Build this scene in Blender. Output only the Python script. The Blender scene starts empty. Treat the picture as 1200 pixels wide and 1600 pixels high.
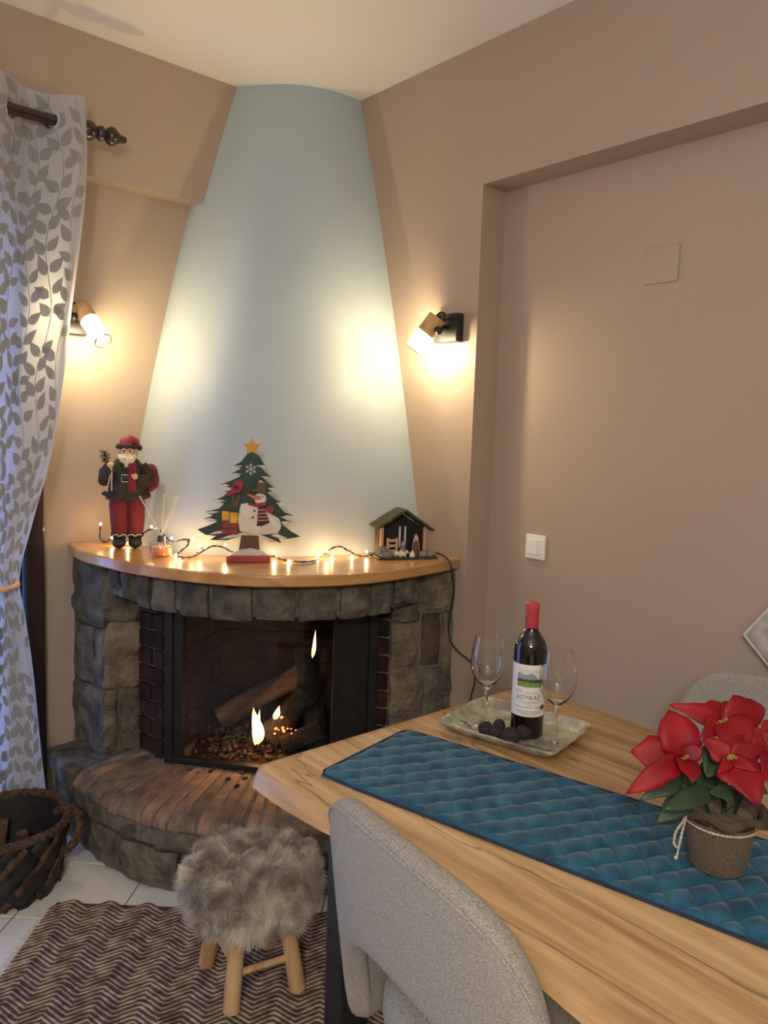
import bpy, math, random
import numpy as np
from mathutils import Vector, Matrix, noise
R = random.Random(7)
SC = bpy.context.scene
COL = SC.collection
rad = math.radians

# ------------------------------------------------------------------ camera
CAM = Vector((-2.0, -2.80, 1.43))
YAW, PITCH, ROLL, FPX = 0.8512477, -0.1038229, 0.0335597, 1205.96
_f = Vector((math.cos(PITCH)*math.cos(YAW), math.cos(PITCH)*math.sin(YAW), math.sin(PITCH)))
_r0 = Vector((math.sin(YAW), -math.cos(YAW), 0)); _u0 = _r0.cross(_f)
_r = _r0*math.cos(ROLL) + _u0*math.sin(ROLL); _u = _u0*math.cos(ROLL) - _r0*math.sin(ROLL)
cd = bpy.data.cameras.new('camera'); cam = bpy.data.objects.new('camera', cd); COL.objects.link(cam)
cd.sensor_fit = 'AUTO'; cd.sensor_width = 36; cd.lens = FPX/1600*36; cd.clip_start = .02
m = Matrix.Identity(4)
for i in range(3):
    m[i][0] = _r[i]; m[i][1] = _u[i]; m[i][2] = -_f[i]; m[i][3] = CAM[i]
cam.matrix_world = m
SC.camera = cam
def ray(px, py): return _f + _r*((px-600)/FPX) - _u*((py-800)/FPX)
def at(px, py, s): return CAM + ray(px, py)*s                      # point seen at a pixel, s metres deep
def on(px, py, ax, v):                                             # point seen at a pixel on an axis plane
    d = ray(px, py); return CAM + d*((v-CAM[ax])/d[ax])

# ------------------------------------------------------------------ world, lights, exposure
w = bpy.data.worlds.new('dusk'); SC.world = w; w.use_nodes = True
bg = w.node_tree.nodes['Background']; bg.inputs[0].default_value = (.24, .40, 1.0, 1); bg.inputs[1].default_value = 3.7
def area(name, loc, target, size, power, color):
    l = bpy.data.lights.new(name, 'AREA'); l.energy = power; l.color = color; l.size = size
    o = bpy.data.objects.new(name, l); COL.objects.link(o); o.location = loc
    o.rotation_euler = (Vector(target)-Vector(loc)).to_track_quat('-Z', 'Y').to_euler(); return o
pl_ = bpy.data.lights.new('room_fill_light', 'POINT'); pl_.energy = 52; pl_.color = (1, .92, .80); pl_.shadow_soft_size = .12  # unseen point light, added as ambient that also brightens the ceiling
plo = bpy.data.objects.new('room_fill_light', pl_); COL.objects.link(plo); plo.location = (-2.7, -3.3, 2.05)
area('rear_fill_light', (-3.6, -4.6, 2.6), (-3.2, -4.2, 0), .6, 32, (1, .93, .83))  # unseen area light behind the camera, added as ambient fill
BULB_L, FIRE_W = 610.0, 1.2
SC.view_settings.view_transform = 'Standard'; SC.view_settings.look = 'None'
SC.view_settings.exposure = 0.50; SC.view_settings.gamma = 1.0; SC.view_settings.use_curve_mapping = False
SC.cycles.use_denoising = True
SC.cycles.max_bounces = 10; SC.cycles.transparent_max_bounces = 16

# ------------------------------------------------------------------ helpers
class M:
    """collects shapes, builds ONE mesh object"""
    def __init__(s): s.v = []; s.f = []; s.m = []; s.uv = []
    def add(s, vs, fs, mi=0, uv=None, T=None):
        b = len(s.v)
        vs = [Vector(p) for p in vs]
        if T is not None: vs = [T @ p for p in vs]
        s.v += vs; s.uv += (uv if uv else [(p.x, p.y) for p in vs])
        for q in fs: s.f.append([b+i for i in q]); s.m.append(mi)
        return s
    def box(s, c, d, mi=0, T=None, taper=1):
        x, y, z = d[0]/2, d[1]/2, d[2]/2; t = taper; c = Vector(c)
        vs = [c+Vector(p) for p in ((-x,-y,-z),(x,-y,-z),(x,y,-z),(-x,y,-z),(-x*t,-y*t,z),(x*t,-y*t,z),(x*t,y*t,z),(-x*t,y*t,z))]
        return s.add(vs, [(3,2,1,0),(4,5,6,7),(0,1,5,4),(1,2,6,5),(2,3,7,6),(3,0,4,7)], mi, None, T)
    def bx(s, a, b, mi=0): return s.box([(a[i]+b[i])/2 for i in range(3)], [abs(b[i]-a[i]) for i in range(3)], mi)
    def tube(s, pts, r, n=8, mi=0, cap=True, T=None, flat=1.0):
        pts = [Vector(p) for p in pts]; k = len(pts)
        rs = r if isinstance(r, (list, tuple)) else [r]*k
        vs = []; a = None; L = 0; uv = []
        for i, p in enumerate(pts):
            t = (pts[min(i+1, k-1)]-pts[max(i-1, 0)]); t = t.normalized() if t.length > 1e-9 else Vector((0,0,1))
            if a is None:
                a = t.orthogonal().normalized()
            a = (a - t*a.dot(t)); a = a.normalized() if a.length > 1e-6 else t.orthogonal().normalized()
            b = t.cross(a)
            if i: L += (p-pts[i-1]).length
            for j in range(n):
                q = 2*math.pi*j/n
                vs.append(p + a*math.cos(q)*rs[i] + b*math.sin(q)*rs[i]*flat); uv.append((L, rs[i]*q))
        fs = [(i*n+j, i*n+(j+1)%n, (i+1)*n+(j+1)%n, (i+1)*n+j) for i in range(k-1) for j in range(n)]
        if cap: fs += [tuple(range(n))[::-1], tuple(range((k-1)*n, k*n))]
        return s.add(vs, fs, mi, uv, T)
    def lathe(s, prof, n=24, c=(0,0,0), mi=0, T=None, cap=True, fn=None):
        c = Vector(c); vs = []; uv = []; k = len(prof)
        for (r, z) in prof:
            for j in range(n):
                q = 2*math.pi*j/n; rr = r*(fn(q, z) if fn else 1)
                vs.append(c+Vector((rr*math.cos(q), rr*math.sin(q), z))); uv.append((q*.05, z))
        fs = [(i*n+j, i*n+(j+1)%n, (i+1)*n+(j+1)%n, (i+1)*n+j) for i in range(k-1) for j in range(n)]
        if cap:
            if prof[0][0] > 1e-5: fs.append(tuple(range(n))[::-1])
            if prof[-1][0] > 1e-5: fs.append(tuple(range((k-1)*n, k*n)))
        return s.add(vs, fs, mi, uv, T)
    def ell(s, c, r, nu=14, nv=9, mi=0, T=None, nz=0, ns=1, seed=0):
        c = Vector(c); r = r if hasattr(r, '__len__') else (r, r, r); vs = []
        for i in range(nv+1):
            th = math.pi*i/nv
            for j in range(nu):
                ph = 2*math.pi*j/nu
                d = Vector((math.sin(th)*math.cos(ph), math.sin(th)*math.sin(ph), -math.cos(th)))
                k = 1 + (nz*noise.noise(d*ns+Vector((seed*7.1, seed*3.3, seed))) if nz else 0)
                vs.append(c+Vector((d.x*r[0]*k, d.y*r[1]*k, d.z*r[2]*k)))
        fs = [(i*nu+j, i*nu+(j+1)%nu, (i+1)*nu+(j+1)%nu, (i+1)*nu+j) for i in range(nv) for j in range(nu)]
        return s.add(vs, fs, mi, None, T)
    def prism(s, pts, z0, z1, mi=0, T=None):
        n = len(pts); vs = [(p[0], p[1], z0) for p in pts]+[(p[0], p[1], z1) for p in pts]
        fs = [tuple(range(n))[::-1], tuple(range(n, 2*n))]+[(i, (i+1)%n, n+(i+1)%n, n+i) for i in range(n)]
        return s.add(vs, fs, mi, None, T)
    def grid(s, fn, nu, nv, mi=0, uvf=None, T=None):
        vs = []; uv = []
        for i in range(nu+1):
            for j in range(nv+1):
                a, b = i/nu, j/nv; vs.append(Vector(fn(a, b))); uv.append(uvf(a, b) if uvf else (a, b))
        w = nv+1
        fs = [(i*w+j, (i+1)*w+j, (i+1)*w+j+1, i*w+j+1) for i in range(nu) for j in range(nv)]
        return s.add(vs, fs, mi, uv, T)
    def build(s, name, mats, parent=None, smooth=True, bev=0, seg=2, loc=None, sub=0, solid=0, ang=40, fix=True):
        me = bpy.data.meshes.new(name); me.from_pydata([tuple(p) for p in s.v], [], s.f)
        mats = mats if isinstance(mats, (list, tuple)) else [mats]
        for q in mats: me.materials.append(q)
        if len(mats) > 1: me.polygons.foreach_set('material_index', s.m)
        u = me.uv_layers.new(name='UVMap')
        li = np.empty(len(me.loops), dtype=np.int32); me.loops.foreach_get('vertex_index', li)
        u.data.foreach_set('uv', np.array(s.uv, dtype=np.float32)[li].ravel())
        me.update(); me.validate()
        if fix:
            import bmesh
            bm = bmesh.new(); bm.from_mesh(me); bmesh.ops.remove_doubles(bm, verts=bm.verts, dist=1e-6)
            bmesh.ops.recalc_face_normals(bm, faces=bm.faces); bm.to_mesh(me); bm.free()
        o = bpy.data.objects.new(name, me); COL.objects.link(o)
        if parent: o.parent = parent
        if loc is not None: o.location = loc
        if smooth:
            me.polygons.foreach_set('use_smooth', [True]*len(me.polygons))
            if ang: me.set_sharp_from_angle(angle=rad(ang))
        if solid: q = o.modifiers.new('solid', 'SOLIDIFY'); q.thickness = solid; q.offset = 0
        if bev:
            q = o.modifiers.new('bevel', 'BEVEL'); q.width = bev; q.segments = seg; q.limit_method = 'ANGLE'; q.angle_limit = rad(35)
        if sub: q = o.modifiers.new('sub', 'SUBSURF'); q.levels = sub; q.render_levels = sub
        return o
def tag(o, label=None, cat=None, group=None, kind=None):
    if label: o['label'] = label
    if cat: o['category'] = cat
    if group: o['group'] = group
    if kind: o['kind'] = kind
    return o
def thing(name, label, cat, loc=(0,0,0), rz=0, group=None):
    o = bpy.data.objects.new(name, None); COL.objects.link(o); o.empty_display_size = .05
    o.location = loc; o.rotation_euler = (0, 0, rz); return tag(o, label, cat, group)
def dup(o, parent=None):
    c = o.copy(); COL.objects.link(c); c.parent = parent
    for ch in list(o.children): dup(ch, c)
    return c
def frame(o, x, y, z): return Matrix(((x[0],y[0],z[0],o[0]),(x[1],y[1],z[1],o[1]),(x[2],y[2],z[2],o[2]),(0,0,0,1)))
def aim(o, d, up=(0,0,1)):                                          # frame whose Z points along d
    z = Vector(d).normalized(); x = Vector(up).cross(z); x = x.normalized() if x.length > 1e-5 else z.orthogonal().normalized()
    return frame(Vector(o), x, z.cross(x), z)
def lerp(a, b, t): return a+(b-a)*t
def sst(a, b, x): t = max(0, min(1, (x-a)/(b-a))); return t*t*(3-2*t)
def interp(tab, x):
    for (a, p), (b, q) in zip(tab, tab[1:]):
        if x <= b: return p+(q-p)*max(0, min(1, (x-a)/(b-a)))
    return tab[-1][1]
def spline(tab, x):                                                 # smooth interpolation of (x, y) knots
    n = len(tab)
    for i in range(n-1):
        if x <= tab[i+1][0] or i == n-2:
            x0, y0 = tab[i]; x1, y1 = tab[i+1]; h = x1-x0
            sl = lambda k: (tab[min(k+1, n-1)][1]-tab[max(k-1, 0)][1])/(tab[min(k+1, n-1)][0]-tab[max(k-1, 0)][0])
            t = max(0, min(1, (x-x0)/h)); m0, m1 = sl(i)*h, sl(i+1)*h
            return (2*t**3-3*t*t+1)*y0+(t**3-2*t*t+t)*m0+(-2*t**3+3*t*t)*y1+(t**3-t*t)*m1
def smooth_path(pts, k=6):
    pts = [Vector(p) for p in pts]; out = []
    for i in range(len(pts)-1):
        p0 = pts[max(i-1, 0)]; p1 = pts[i]; p2 = pts[i+1]; p3 = pts[min(i+2, len(pts)-1)]
        for j in range(k):
            t = j/k
            out.append(.5*((2*p1)+(p2-p0)*t+(2*p0-5*p1+4*p2-p3)*t*t+(3*p1-p0-3*p2+p3)*t**3))
    out.append(pts[-1]); return out

# ------------------------------------------------------------------ materials
def nodes(name):
    m = bpy.data.materials.new(name); m.use_nodes = True; nt = m.node_tree
    return m, nt, nt.nodes['Principled BSDF']
def pm(name, c1, c2=None, scale=6, rough=.6, bump=0, bscale=None, stretch=(1,1,1), metal=0, coat=0, detail=5, rand=0,
       spec=.5, sheen=0, coords='Object', lo=.35, hi=.65, dist=.01, roughvar=0):
    m, nt, b = nodes(name); L = nt.links; N = nt.nodes
    b.inputs['Roughness'].default_value = rough; b.inputs['Metallic'].default_value = metal
    b.inputs['Coat Weight'].default_value = coat; b.inputs['Coat Roughness'].default_value = .12
    b.inputs['Specular IOR Level'].default_value = spec
    if sheen: b.inputs['Sheen Weight'].default_value = sheen; b.inputs['Sheen Roughness'].default_value = .4
    tc = N.new('ShaderNodeTexCoord'); mp = N.new('ShaderNodeMapping'); mp.inputs['Scale'].default_value = stretch
    L.new(tc.outputs[coords], mp.inputs['Vector']); src = mp.outputs[0]
    if rand:
        oi = N.new('ShaderNodeObjectInfo'); va = N.new('ShaderNodeVectorMath'); va.operation = 'MULTIPLY_ADD'
        cx = N.new('ShaderNodeCombineXYZ')
        for i in range(3): L.new(oi.outputs['Random'], cx.inputs[i])
        va.inputs[1].default_value = (37, 53, 71); L.new(cx.outputs[0], va.inputs[0]); L.new(src, va.inputs[2]); src = va.outputs[0]
    if c2 is None: b.inputs['Base Color'].default_value = (*c1, 1)
    else:
        nz = N.new('ShaderNodeTexNoise'); nz.inputs['Scale'].default_value = scale; nz.inputs['Detail'].default_value = detail
        L.new(src, nz.inputs['Vector']); cr = N.new('ShaderNodeValToRGB')
        cr.color_ramp.elements[0].position = lo; cr.color_ramp.elements[1].position = hi
        cr.color_ramp.elements[0].color = (*c1, 1); cr.color_ramp.elements[1].color = (*c2, 1)
        L.new(nz.outputs['Fac'], cr.inputs['Fac']); out = cr.outputs[0]
        if rand:
            hs = N.new('ShaderNodeHueSaturation'); mr = N.new('ShaderNodeMapRange')
            mr.inputs['To Min'].default_value = 1-rand; mr.inputs['To Max'].default_value = 1+rand
            L.new(oi.outputs['Random'], mr.inputs['Value']); L.new(mr.outputs[0], hs.inputs['Value']); L.new(out, hs.inputs['Color']); out = hs.outputs[0]
        L.new(out, b.inputs['Base Color'])
        if roughvar:
            mr = N.new('ShaderNodeMapRange'); mr.inputs['To Min'].default_value = rough-roughvar; mr.inputs['To Max'].default_value = rough+roughvar
            L.new(nz.outputs['Fac'], mr.inputs['Value']); L.new(mr.outputs[0], b.inputs['Roughness'])
    if bump:
        n2 = N.new('ShaderNodeTexNoise'); n2.inputs['Scale'].default_value = bscale or scale*3; n2.inputs['Detail'].default_value = 6
        L.new(src, n2.inputs['Vector']); bp = N.new('ShaderNodeBump'); bp.inputs['Strength'].default_value = bump; bp.inputs['Distance'].default_value = dist
        L.new(n2.outputs['Fac'], bp.inputs['Height']); L.new(bp.outputs[0], b.inputs['Normal'])
    return m
def emit(name, color, strength):
    m, nt, b = nodes(name); b.inputs['Base Color'].default_value = (*color, 1)
    b.inputs['Emission Color'].default_value = (*color, 1); b.inputs['Emission Strength'].default_value = strength; return m
def thin_glass(name, tint=(1,1,1), gloss=.06, rough=.02):
    m = bpy.data.materials.new(name); m.use_nodes = True; nt = m.node_tree; N = nt.nodes; L = nt.links
    N.remove(N['Principled BSDF']); out = N['Material Output']
    t = N.new('ShaderNodeBsdfTransparent'); t.inputs[0].default_value = (*tint, 1)
    g = N.new('ShaderNodeBsdfGlossy'); g.inputs['Roughness'].default_value = rough
    lw = N.new('ShaderNodeLayerWeight'); pw = N.new('ShaderNodeMath'); pw.operation = 'POWER'; pw.inputs[1].default_value = 5; L.new(lw.outputs['Facing'], pw.inputs[0]); lw.inputs[0].default_value = .5
    fr = N.new('ShaderNodeMath'); fr.operation = 'MULTIPLY_ADD'; fr.inputs[1].default_value = .75; fr.inputs[2].default_value = gloss; L.new(pw.outputs[0], fr.inputs[0]); mx = N.new('ShaderNodeMixShader')
    L.new(fr.outputs[0], mx.inputs[0]); L.new(t.outputs[0], mx.inputs[1]); L.new(g.outputs[0], mx.inputs[2]); L.new(mx.outputs[0], out.inputs[0]); return m
def weave(name, c1, c2, period=.003, bump=.5, rough=.9, sheen=.25, diag=False, tweed=False):
    m, nt, b = nodes(name); N = nt.nodes; L = nt.links
    b.inputs['Roughness'].default_value = rough; b.inputs['Sheen Weight'].default_value = sheen; b.inputs['Specular IOR Level'].default_value = .2
    tc = N.new('ShaderNodeTexCoord'); ws = []
    for d in ('X', 'Y'):
        wv = N.new('ShaderNodeTexWave'); wv.bands_direction = 'DIAGONAL' if (diag and d == 'X') else d
        wv.inputs['Scale'].default_value = 0.314/period; wv.inputs['Distortion'].default_value = 1.2; wv.inputs['Detail Scale'].default_value = 3
        wv.inputs['Detail'].default_value = 2
        L.new(tc.outputs['UV'], wv.inputs['Vector']); ws.append(wv)
        if tweed: wv.inputs['Distortion'].default_value = 3.5; wv.inputs['Detail'].default_value = 4
    mu = N.new('ShaderNodeMath'); mu.operation = 'ADD'; L.new(ws[0].outputs['Fac'], mu.inputs[0]); L.new(ws[1].outputs['Fac'], mu.inputs[1])
    nz = N.new('ShaderNodeTexNoise'); nz.inputs['Scale'].default_value = 1/period*.8; nz.inputs['Detail'].default_value = 2; mpt = N.new('ShaderNodeMapping'); mpt.inputs['Scale'].default_value = (.45, 1.1, 1) if tweed else (1, 1, 1); L.new(tc.outputs['UV'], mpt.inputs['Vector']); L.new(mpt.outputs[0], nz.inputs['Vector'])
    if tweed:                                                       # woven slubs, longer across than up
        mpt.inputs['Scale'].default_value = (.5, .5, 1.25); L.new(tc.outputs['Object'], mpt.inputs['Vector']); nz.inputs['Scale'].default_value = 1.05/period
        n2 = N.new('ShaderNodeTexNoise'); n2.inputs['Scale'].default_value = 2.1/period; n2.inputs['Detail'].default_value = 1; L.new(tc.outputs['Object'], n2.inputs['Vector'])
        for k in (0, 1): L.new(n2.outputs['Fac'], mu.inputs[k])
        mr = N.new('ShaderNodeMapRange'); mr.inputs['From Min'].default_value = .25; mr.inputs['From Max'].default_value = .75; L.new(nz.outputs['Fac'], mr.inputs['Value']); nzo = mr.outputs[0]
    else: nzo = nz.outputs['Fac']
    ad = N.new('ShaderNodeMath'); ad.operation = 'MULTIPLY'; L.new(mu.outputs[0], ad.inputs[0]); L.new(nzo, ad.inputs[1])
    cr = N.new('ShaderNodeValToRGB'); cr.color_ramp.elements[0].position = .15; cr.color_ramp.elements[1].position = .85
    cr.color_ramp.elements[0].color = (*c1, 1); cr.color_ramp.elements[1].color = (*c2, 1); L.new(ad.outputs[0], cr.inputs[0]); L.new(cr.outputs[0], b.inputs['Base Color'])
    bp = N.new('ShaderNodeBump'); bp.inputs['Strength'].default_value = bump; bp.inputs['Distance'].default_value = period*.6
    L.new(ad.outputs[0], bp.inputs['Height']); L.new(bp.outputs[0], b.inputs['Normal']); return m
def wood(name, cols, scale=1.0, along='Y', rough=.45, coat=0, cracks=.0, bump=.15):
    m, nt, b = nodes(name); N = nt.nodes; L = nt.links
    b.inputs['Roughness'].default_value = rough; b.inputs['Coat Weight'].default_value = coat; b.inputs['Coat Roughness'].default_value = .08
    tc = N.new('ShaderNodeTexCoord'); mp = N.new('ShaderNodeMapping')
    st = {'X': (.12, 1, 1), 'Y': (1, .12, 1), 'Z': (1, 1, .12)}[along]; mp.inputs['Scale'].default_value = [q*scale for q in st]
    L.new(tc.outputs['Object'], mp.inputs['Vector'])
    n1 = N.new('ShaderNodeTexNoise'); n1.inputs['Scale'].default_value = 5; n1.inputs['Detail'].default_value = 8; n1.inputs['Distortion'].default_value = 1.6
    L.new(mp.outputs[0], n1.inputs['Vector'])
    n2 = N.new('ShaderNodeTexNoise'); n2.inputs['Scale'].default_value = 60; n2.inputs['Detail'].default_value = 4; L.new(mp.outputs[0], n2.inputs['Vector'])
    mx = N.new('ShaderNodeMath'); mx.operation = 'MULTIPLY_ADD'; mx.inputs[1].default_value = .22; L.new(n2.outputs['Fac'], mx.inputs[0]); L.new(n1.outputs['Fac'], mx.inputs[2])
    cr = N.new('ShaderNodeValToRGB'); e = cr.color_ramp.elements
    ps = [.45+.32*i/(len(cols)-1) for i in range(len(cols))]
    while len(e) < len(cols): e.new(.5)
    for i, c in enumerate(cols): e[i].position = ps[i]; e[i].color = (*c, 1)
    L.new(mx.outputs[0], cr.inputs[0]); out = cr.outputs[0]
    if cracks:
        wv = N.new('ShaderNodeTexWave'); wv.bands_direction = {'X': 'Y', 'Y': 'X', 'Z': 'X'}[along]; wv.inputs['Scale'].default_value = 9; wv.inputs['Distortion'].default_value = 9; wv.inputs['Detail'].default_value = 4; wv.inputs['Detail Scale'].default_value = 1.2
        mp4 = N.new('ShaderNodeMapping'); mp4.inputs['Scale'].default_value = {'X': (.16, 1, 1), 'Y': (1, .16, 1), 'Z': (1, 1, .16)}[along]; L.new(tc.outputs['Object'], mp4.inputs['Vector']); L.new(mp4.outputs[0], wv.inputs['Vector'])
        n5 = N.new('ShaderNodeTexNoise'); n5.inputs['Scale'].default_value = 260; n5.inputs['Detail'].default_value = 3; mp5 = N.new('ShaderNodeMapping'); mp5.inputs['Scale'].default_value = {'X': (.03, 1, 1), 'Y': (1, .03, 1), 'Z': (1, 1, .03)}[along]; L.new(tc.outputs['Object'], mp5.inputs['Vector']); L.new(mp5.outputs[0], n5.inputs['Vector'])
        for src, a_, b_ in ((wv.outputs['Fac'], .86, 1.05), (n5.outputs['Fac'], .74, 1.22)):
            mr = N.new('ShaderNodeMapRange'); mr.inputs['To Min'].default_value = a_; mr.inputs['To Max'].default_value = b_; L.new(src, mr.inputs['Value'])
            mm = N.new('ShaderNodeMix'); mm.data_type = 'RGBA'; mm.blend_type = 'MULTIPLY'; mm.inputs[0].default_value = 1; L.new(out, mm.inputs[6]); L.new(mr.outputs[0], mm.inputs[7]); out = mm.outputs[2]
        mp2 = N.new('ShaderNodeMapping'); mp2.inputs['Scale'].default_value = {'X': (.5, 5, 5), 'Y': (5, .5, 5), 'Z': (5, 5, .5)}[along]; L.new(tc.outputs['Object'], mp2.inputs['Vector'])
        n3 = N.new('ShaderNodeTexNoise'); n3.inputs['Scale'].default_value = 1.0; n3.inputs['Detail'].default_value = 5; n3.inputs['Distortion'].default_value = .6; L.new(mp2.outputs[0], n3.inputs['Vector'])
        sb = N.new('ShaderNodeMath'); sb.operation = 'SUBTRACT'; sb.inputs[1].default_value = .5; L.new(n3.outputs['Fac'], sb.inputs[0])
        ab = N.new('ShaderNodeMath'); ab.operation = 'ABSOLUTE'; L.new(sb.outputs[0], ab.inputs[0])
        c2 = N.new('ShaderNodeValToRGB'); c2.color_ramp.elements[0].position = .0; c2.color_ramp.elements[1].position = .0065
        c2.color_ramp.elements[0].color = (1-cracks,)*3+(1,); c2.color_ramp.elements[1].color = (1, 1, 1, 1); L.new(ab.outputs[0], c2.inputs[0])
        vo = N.new('ShaderNodeTexVoronoi'); vo.inputs['Scale'].default_value = 1.15; mp3 = N.new('ShaderNodeMapping'); mp3.inputs['Scale'].default_value = {'X': (2, 5, 5), 'Y': (5, 2, 5), 'Z': (5, 5, 2)}[along]
        L.new(tc.outputs['Object'], mp3.inputs['Vector']); L.new(mp3.outputs[0], vo.inputs['Vector'])
        c3 = N.new('ShaderNodeValToRGB'); c3.color_ramp.elements[0].position = .03; c3.color_ramp.elements[1].position = .11
        c3.color_ramp.elements[0].color = (.28, .2, .16, 1); c3.color_ramp.elements[1].color = (1, 1, 1, 1); L.new(vo.outputs['Distance'], c3.inputs[0])
        for q in (c2, c3):
            mm = N.new('ShaderNodeMix'); mm.data_type = 'RGBA'; mm.blend_type = 'MULTIPLY'; mm.inputs[0].default_value = 1
            L.new(out, mm.inputs[6]); L.new(q.outputs[0], mm.inputs[7]); out = mm.outputs[2]
    L.new(out, b.inputs['Base Color'])
    bp = N.new('ShaderNodeBump'); bp.inputs['Strength'].default_value = bump; bp.inputs['Distance'].default_value = .002
    L.new(mx.outputs[0], bp.inputs['Height']); L.new(bp.outputs[0], b.inputs['Normal']); return m

TAUPE = pm('taupe_paint', (.412,.325,.252), (.430,.340,.264), 2.5, .72, .06, 90, dist=.004, spec=.3)
WHITE_CEIL = pm('ceiling_paint', (.84,.815,.76), (.86,.835,.78), 2, .8, .04, 60, spec=.2)
HOODP = pm('hood_paint', (.395,.470,.510), (.425,.500,.540), 3, .55, .10, 9, stretch=(1,1,.35), dist=.01, spec=.35)
TILE = pm('white_tile', (.66,.65,.62), (.74,.73,.70), 5, .28, .03, 20, rand=.03, spec=.5)
GROUT = pm('grout', (.16,.15,.14), (.22,.21,.2), 30, .9)
STONE = pm('grey_stone', (.042,.038,.031), (.195,.172,.130), 15, .82, .9, 45, rand=.2, detail=10, lo=.30, hi=.74, dist=.02)
STONE_TAN = pm('tan_stone', (.072,.057,.038), (.245,.195,.125), 15, .82, .9, 45, rand=.15, detail=10, lo=.30, hi=.74, dist=.02)
STONE_BROWN = pm('brown_stone', (.045,.03,.022), (.11,.07,.05), 12, .8, .9, 40, detail=8, dist=.012)
MORTAR = pm('mortar', (.085,.078,.066), (.19,.175,.145), 16, .95, .8, 60, detail=8)
BRICK = pm('orange_brick', (.10,.073,.050), (.35,.215,.118), 15, .7, .8, 45, rand=.22, detail=8, lo=.3, hi=.7, dist=.008)
SOOTB = pm('sooty_brick', (.014,.0055,.004), (.052,.020,.013), 14, .85, .6, 60, rand=.3, spec=.2, lo=.3, hi=.75, dist=.006)
SOOT = pm('soot', (.006,.005,.005), (.018,.015,.013), 14, .95, .5, 50)
MANTELW = wood('mantel_wood', [(.36,.17,.055), (.50,.26,.09), (.60,.34,.13)], .8, 'X', .30, .5, 0, .03)
OAK = wood('oak_tabletop', [(.36,.20,.088), (.46,.275,.122), (.53,.33,.155), (.585,.38,.19)], 1.6, 'Y', .42, .12, .62, .25)
PINE = wood('pine_leg', [(.42,.24,.11), (.58,.37,.19), (.64,.43,.24)], 2.2, 'Z', .5)
BAMBOO = wood('lamp_wood', [(.45,.24,.09), (.60,.36,.15), (.66,.42,.2)], 3, 'Z', .5)
DARKWOOD = wood('dark_wood', [(.012,.005,.0035), (.026,.010,.007), (.042,.017,.011)], 1.5, 'X', .28, .4)
DOORW = wood('door_wood', [(.016,.008,.007), (.03,.015,.012), (.045,.022,.017)], 1.5, 'Z', .35, .2)
BLACK = pm('black_metal', (.012,.012,.013), (.02,.02,.021), 20, .42, 0, spec=.5)
IRON = pm('door_iron', (.010,.010,.011), (.022,.02,.019), 20, .5, .1, 80, metal=.3)
CHROME = pm('chrome', (.7,.7,.7), None, rough=.15, metal=1)
BULB = emit('lit_bulb', (1, .79, .47), BULB_L)
FAIRY = emit('fairy_bulb', (1, .60, .26), 260)
CLEAR = thin_glass('lamp_glass')
PANE = thin_glass('pane_glass', (.93, .95, .95), .012)
SHADE = thin_glass('frosted_shade_glass', (1, 1, 1), .04)
nt = SHADE.node_tree; o_ = nt.nodes['Material Output']; sh0 = o_.inputs[0].links[0].from_socket
tl0 = nt.nodes.new('ShaderNodeBsdfTranslucent'); tl0.inputs[0].default_value = (.95,.95,.95,1); mx0 = nt.nodes.new('ShaderNodeMixShader'); mx0.inputs[0].default_value = .08
nt.links.new(sh0, mx0.inputs[1]); nt.links.new(tl0.outputs[0], mx0.inputs[2]); nt.links.new(mx0.outputs[0], o_.inputs[0])
WIRE = pm('black_wire', (.012,.013,.012), (.02,.022,.018), 60, .5)
SWITCHW = pm('white_plastic', (.80,.78,.72), None, rough=.3)
CURT = weave('curtain_linen', (.46,.46,.465), (.60,.60,.605), .0025, .3, .9, .2)
LEAFP = weave('curtain_leaf_print', (.33,.325,.32), (.42,.415,.41), .0025, .3, .9, .2)
for q in (CURT, LEAFP):                                             # light passes through the cloth
    nt = q.node_tree; b = nt.nodes['Principled BSDF']; out = nt.nodes['Material Output']
    tr = nt.nodes.new('ShaderNodeBsdfTranslucent'); mx = nt.nodes.new('ShaderNodeMixShader'); mx.inputs[0].default_value = .3
    for l in b.inputs['Base Color'].links: nt.links.new(l.from_socket, tr.inputs[0])
    nt.links.new(b.outputs[0], mx.inputs[1]); nt.links.new(tr.outputs[0], mx.inputs[2]); nt.links.new(mx.outputs[0], out.inputs[0])
CHAIRF = weave('chair_fabric', (.20,.186,.163), (.45,.42,.37), .0017, .6, .92, .12, tweed=True)
VELVET = pm('blue_velvet', (.010,.060,.110), (.029,.120,.198), 26, .62, .35, 70, sheen=.22, dist=.003, spec=.2)
NAVY = pm('navy_binding', (.008,.018,.04), (.015,.03,.06), 40, .8)
FUR = pm('fur', (.22,.17,.115), (.70,.63,.52), 15, .75, 0, sheen=.3, lo=.3, hi=.7)
RUGB = pm('rug_brown', (.04,.018,.015), (.13,.07,.055), 30, .95, .4, 200)
RUGC = pm('rug_cream', (.20,.145,.105), (.52,.43,.33), 30, .95, .4, 200)
FRINGE = pm('rug_fringe', (.6,.55,.48), (.72,.68,.6), 18, .95)
TRAYM = pm('antique_tray', (.25,.235,.175), (.50,.475,.38), 26, .36, .9, 55, metal=.25, dist=.006, roughvar=.1)
WINEG = pm('dark_bottle_glass', (.006,.003,.004), None, rough=.06, coat=.6)
CAPR = pm('red_capsule', (.46,.045,.065), (.52,.06,.08), 8, .35, .05, 60)
LABELM = pm('label_paper', (.76,.74,.68), (.8,.78,.73), 40, .6)
BURLAP = weave('burlap', (.075,.05,.027), (.25,.17,.095), .0032, .9, .95, .1)
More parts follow.
